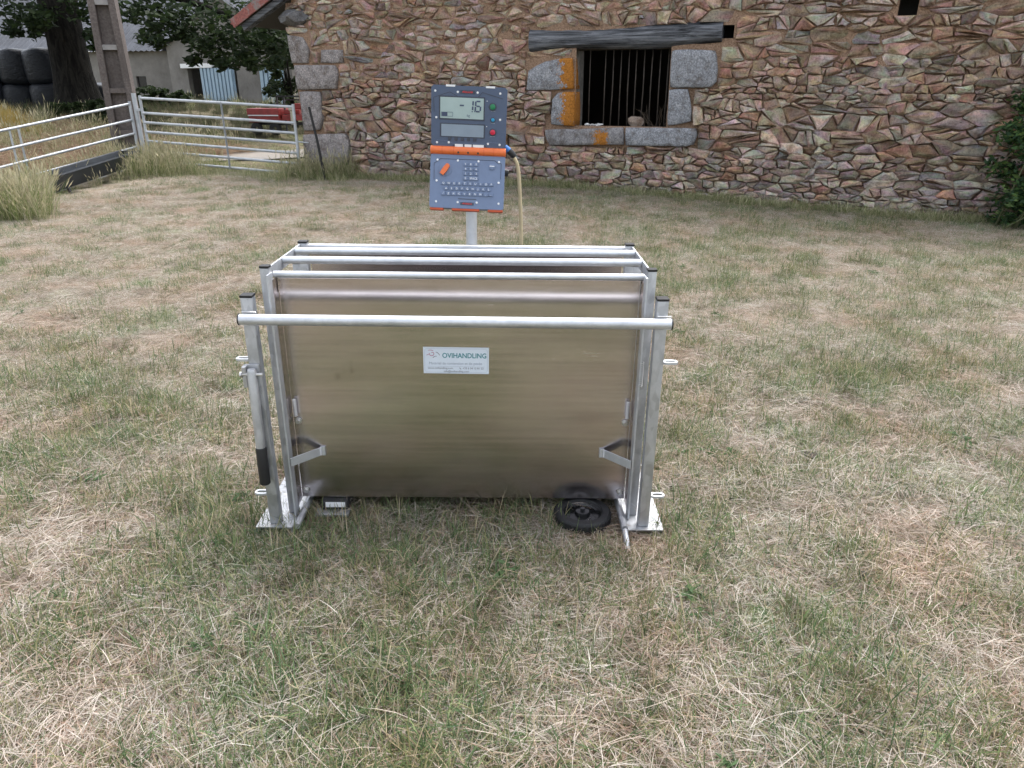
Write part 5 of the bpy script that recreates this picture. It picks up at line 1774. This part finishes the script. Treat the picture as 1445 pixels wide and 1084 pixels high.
# raised contour line
def poly_line(mb, pts_, w, y=yF):
    for i in range(len(pts_) - 1):
        mb.bar((pts_[i][0], y, pts_[i][1]), (pts_[i + 1][0], y, pts_[i + 1][1]), w, 0.0012, up=(0, 1, 0))
c1 = MB()
poly_line(c1, [cz(152, 240), cz(152, 156), cz(245, 125), cz(290, 150), cz(405, 155), cz(430, 128), cz(545, 165)], 0.0022)
c1.build('groove', MAT['console_dark'], upper)
c2 = MB()
poly_line(c2, [cz(160, 405), cz(225, 412), cz(250, 425), cz(440, 432), cz(460, 420), cz(525, 425)], 0.0012)
c2.build('groove', MAT['key'], upper)
def face_rect(zx0, zy0, zx1, zy1):
    a, b = cz((zx0 + zx1) / 2, (zy0 + zy1) / 2), ((zx1 - zx0) * KZ, (zy1 - zy0) * KZ * KV)
    return a, b
def plate(name, zr, mat, parent, y=-0.0132, th=0.0016):
    (x, z), (w_, h_) = face_rect(*zr)
    return MB().box((x, y, z), (w_, th, h_)).build(name, mat, parent)
bez = plate('screen_bezel', (180, 150, 442, 290), MAT['console_dark'], upper, -0.0126, 0.0012)
lcd = plate('screen', (188, 158, 434, 280), MAT['lcd'], upper, -0.0135, 0.0014)
bz2 = plate('screen_bezel', (180, 308, 440, 392), MAT['console_dark'], upper, -0.0126, 0.0012)
lcd2 = plate('screen', (189, 315, 432, 386), MAT['lcd2'], upper, -0.0135, 0.0014)
yl = -0.0146
def seg(mb, pts_):
    vs_ = [(*cz(*p), ) for p in pts_]
    mb.add([(x, yl, z) for x, z in vs_], [tuple(range(len(vs_)))[::-1]])
dg = MB()
def sbar(x0, y0, x1, y1, w):
    a, b = Vector((*cz(x0, y0), 0)), Vector((*cz(x1, y1), 0))
    dg.bar((a.x, yl, a.y), (b.x, yl, b.y), w * KZ, 0.0006, up=(0, 1, 0))
sbar(299, 202, 323, 203, 8)                                 # minus
sbar(376, 178, 374, 203, 9); sbar(373, 208, 371, 230, 9); sbar(367, 236, 371, 240, 6)
x6 = 391
sbar(x6, 180, x6 - 2, 205, 9); sbar(x6 - 3, 210, x6 - 5, 234, 9); sbar(x6 + 26, 210, x6 + 24, 235, 9)
sbar(x6 + 4, 179, x6 + 26, 180, 8); sbar(x6 + 3, 207, x6 + 22, 208, 8); sbar(x6 - 1, 238, x6 + 20, 239, 8)
sbar(382, 236, 386, 240, 7)
dg.build('digit', MAT['lcd_ink'], lcd)
bt = MB()
(x, z), (w_, h_) = face_rect(193, 240, 258, 264)
poly = [cz(193, 240), cz(258, 242), cz(257, 266), cz(192, 264), cz(193, 240)]
poly_line(bt, poly, 0.0011, yl)
seg(bt, [(195, 241), (228, 242), (227, 264), (195, 263)])
bt.build('battery_icon', MAT['lcd_ink'], lcd)
put_text('lettering', 'kg', 0.013, (*[cz(337, 268)[0], yl], cz(337, 268)[1]), MAT['lcd_ink'], lcd)
def button(zx, zy, r_, mat, parent, X=None, h_=0.005):
    x, z = cz(zx, zy)
    rg_ = MB(); rg_.lathe([(r_ * 1.5, -0.001), (r_ * 1.5, 0.0022), (r_ * 1.1, 0.003), (r_ * 1.1, 0.0)], 16, Matrix.Translation((x, -0.0118, z)) @ Matrix.Rotation(R(90), 4, 'X'))
    b_ = rg_.build('button', MAT['console_dark'], parent, smooth=40)
    c_ = MB(); c_.lathe([(r_, 0.0), (r_, h_ * 0.8), (r_ * 0.8, h_), (0, h_)], 16, Matrix.Translation((x, -0.0118, z)) @ Matrix.Rotation(R(90), 4, 'X'))
    c_.build('button_cap', mat, b_, smooth=40)
button(486, 211, 0.0100, MAT['green_btn'], upper); button(486, 287, 0.0065, MAT['cyan_btn'], upper); button(484, 360, 0.0095, MAT['red_btn'], upper)
mk = MB()
for zx, zy, w_ in ((488, 236, 26), (486, 306, 22), (483, 385, 24)):
    x, z = cz(zx, zy); mk.box((x, -0.0124, z), (w_ * KZ, 0.0006, 0.0020))
mk.build('button_mark', MAT['grey_ink'], upper)
for zx in (235, 271, 308, 344, 380):
    x, z = cz(zx, 398 + (zx - 235) * 0.045)
    MB().box((x, -0.0128, z), (0.0125, 0.004, 0.0115), bev=0.0012).build('soft_key', MAT['console_dark'], upper)
def screw(x, z, parent, X=None):
    M = Matrix.Translation((x, -0.0118, z)) @ Matrix.Rotation(R(90), 4, 'X')
    s_ = MB(X); s_.lathe([(0.0042, 0), (0.0042, 0.0014), (0.003, 0.002), (0, 0.002)], 10, M); s_.build('screw', MAT['white'], parent, smooth=40)
for p in ((163, 118), (290, 125), (402, 129), (530, 134), (163, 272), (527, 286), (161, 420), (229, 420), (456, 429), (523, 435)): screw(*cz(*p), upper)
for zx, zy in ((455, 177), (450, 326)):
    x, z = cz(zx, zy); MB().box((x, -0.0122, z), (0.003, 0.0008, 0.003)).build('pilot_light', MAT['white'], upper)
def badge(zx, zy, w_, h_, parent, body, X=None):
    x, z = cz(zx, zy) if X is None else (zx, zy)
    b_ = MB(X).box((x, -0.0124, z), (w_, 0.0012, h_), bev=0.0005).build('badge', MAT['console_dark'], parent)
    put_text('lettering', body, 0.0085, (x - w_ * 0.20, -0.0134, z - 0.003), MAT['red'], b_, 'LEFT', 0.0002, X, w_ * 0.55)
    e = MB(X)
    for k in range(3):
        e.bar((x - w_ * 0.37 + k * 0.003, -0.0134, z - 0.0005 + 0.0008 * (k - 1)), (x - w_ * 0.22, -0.0134, z + 0.0035 - 0.003 * k), 0.0018, 0.0004, up=(0, 1, 0))
    e.build('emblem', MAT['red'], b_)
badge(346, 126, 0.056, 0.013, upper, 'GALLAGHER')
# ---- lower half; its local plane: x, z measured down from the hinge
def lz(zx, zy):
    x, z = cz(zx, zy)
    return x, z * (0.96 / KV) / 0.965 + 0.004
kg_ = MAT['key']
def key(x, z, w_, h_, ch):
    k_ = MB(X_l).box((x, -0.0135, z), (w_, 0.005, h_), bev=0.0009).build('key', kg_, lower)
    if ch:
        put_text('key_letter', ch, h_ * 0.85, (x, -0.0164, z - h_ * 0.28), MAT['white'], k_, 'CENTER', 0.0, X_l)
for r_, row in enumerate(('789', '456', '123')):
    for c_, ch in enumerate(row):
        x, z = lz(324 + 31 * c_, 553 + 26.5 * r_ + c_ * 1.0); key(x, z, 0.0165, 0.0125, ch)
x, z = lz(323, 633); key(x, z, 0.0165, 0.0125, '0')
x, z = lz(370, 635); key(x, z, 0.036, 0.0125, 'SPACE')
for r_, (row, x0) in enumerate((('QWERTYUIOP', 195), ('ASDFGHJKL', 210), ('/ZXCVBNM.,', 192))):
    for c_, ch in enumerate(row):
        x, z = lz(x0 + c_ * 31.0, 660 + 29.5 * r_ + c_ * 1.05); key(x, z, 0.0165, 0.0125, ch)
kn = MB(X_l)
x, z = lz(205, 583)
M = Matrix.Translation((x, 0, z)) @ Matrix.Rotation(R(35), 4, 'Y')
pts_ = [(-0.0075, -0.022), (0.0075, -0.022), (0.0095, 0), (0.0075, 0.021), (0.003, 0.024), (-0.003, 0.024), (-0.0075, 0.021), (-0.0095, 0)]
kn.prism(pts_, -0.026, -0.0125, M)
kn.build('turn_knob', MAT['orange'], lower)
kb = MB(X_l); kb.lathe([(0.026, 0), (0.026, 0.0010), (0.020, 0.0026), (0, 0.0026)], 24, Matrix.Translation((x, -0.0118, z)) @ Matrix.Rotation(R(90), 4, 'X')); kb.build('knob_base', kg_, lower, smooth=40)
x, z = lz(478, 568)
kb = MB(X_l); kb.lathe([(0.012, 0), (0.012, 0.003), (0.010, 0.004), (0, 0.004)], 20, Matrix.Translation((x, -0.0118, z)) @ Matrix.Rotation(R(90), 4, 'X')); kb.build('round_button', kg_, lower, smooth=40)
MB(X_l).box((x, -0.0162, z + 0.002), (0.018, 0.0006, 0.003)).build('button_mark', MAT['white'], lower)
gl = MB(X_l)
poly_line(gl, [lz(140, 640), lz(142, 545), lz(160, 535), lz(180, 520), lz(495, 532), lz(510, 545), lz(532, 550), lz(528, 640)], 0.0016)
gl.build('groove', MAT['console_dark'], lower)
x, z = lz(332, 752); MB(X_l).box((x, -0.0122, z), (0.070, 0.0012, 0.0028)).build('slot', MAT['console_dark'], lower)
for p in ((162, 526), (280, 531), (400, 536), (519, 540), (155, 645), (516, 659), (150, 765), (276, 770), (387, 773), (515, 779)):
    screw(*lz(*p), lower, X_l)
x, z = lz(331, 779); badge(x, z, 0.052, 0.011, lower, 'WEIGH-E', X_l)
# mount behind
mt = MB(); mt.box((-0.007, 0.055, -0.05), (0.07, 0.045, 0.16), bev=0.004); mt.build('mount_bracket', MAT['black_plastic'], con)
sd_ = MB(); sd_.cyl((0.140, 0.02, -0.075), (0.156, 0.02, -0.078), 0.014, 14); sd_.build('socket', MAT['black_plastic'], con, smooth=40)

# connector and hose
hs = empty('cable', at_depth(714, 211, 2.945))
tag(hs, 'beige cable hanging from the display by a blue and black plug', 'cable')
o0 = hs.location
cn = MB(); cn.tube([(-0.006, 0, 0.008), (0.012, 0, -0.006)], [0.0125, 0.0125], 14); cn.build('plug_sleeve', MAT['blue'], hs, smooth=40)
cn = MB(); cn.tube([(0.011, 0, -0.005), (0.028, 0.0, -0.021), (0.034, 0.0, -0.028)], [0.0135, 0.0125, 0.009], 14); cn.build('plug_boot', MAT['black_plastic'], hs, smooth=40)
pth = []
for px, py, d in ((724, 221, 2.945), (729, 230, 2.95), (731.5, 243, 2.955), (733, 262, 2.96), (734, 285, 2.965), (735, 312, 2.97), (735.5, 345, 2.98), (736, 380, 3.0)):
    pth.append(at_depth(px, py, d) - o0)
pth += [Vector((pth[-1].x + 0.005, pth[-1].y + 0.02, 0.4 - o0.z)), Vector((pth[-1].x - 0.02, pth[-1].y + 0.05, 0.06 - o0.z)), Vector((pth[-1].x - 0.15, pth[-1].y + 0.02, 0.03 - o0.z))]
def smooth_path(p, n_=6):
    out = []
    for i in range(len(p) - 1):
        p0, p1, p2, p3 = p[max(i - 1, 0)], p[i], p[i + 1], p[min(i + 2, len(p) - 1)]
        for k in range(n_):
            t_ = k / n_
            out.append(0.5 * ((2 * p1) + (p2 - p0) * t_ + (2 * p0 - 5 * p1 + 4 * p2 - p3) * t_ ** 2 + (3 * p1 - p0 - 3 * p2 + p3) * t_ ** 3))
    out.append(p[-1])
    return out
MB().tube(smooth_path(pth), 0.0075, 10).build('hose', MAT['beige'], hs, smooth=True)

# ------------------------------------------------------------------ small things on the lawn
clod = plain('dark_earth', (0.045, 0.038, 0.030), 0.95, var=0.4, scale=40, bump=0.6)
for (px, py, d, s_, lab) in ((1142, 648, 2.72, 0.035, 'small dark clod of earth in the grass right of the crate'),
                             (1216, 817, 2.02, 0.020, 'small dark molehill crumb in the straw in the right foreground')):
    v = ray(px, py); k = CAM_H / -v.z
    p = Vector((0, 0, CAM_H)) + v * k
    o_ = rock('earth_clod', (0, 0, 0), (s_, s_ * 0.8, s_ * 0.5), clod, None, px)
    o_.location = (p.x, p.y, 0.02)
    tag(o_, lab, 'clod')
print('objects', len(bpy.data.objects))
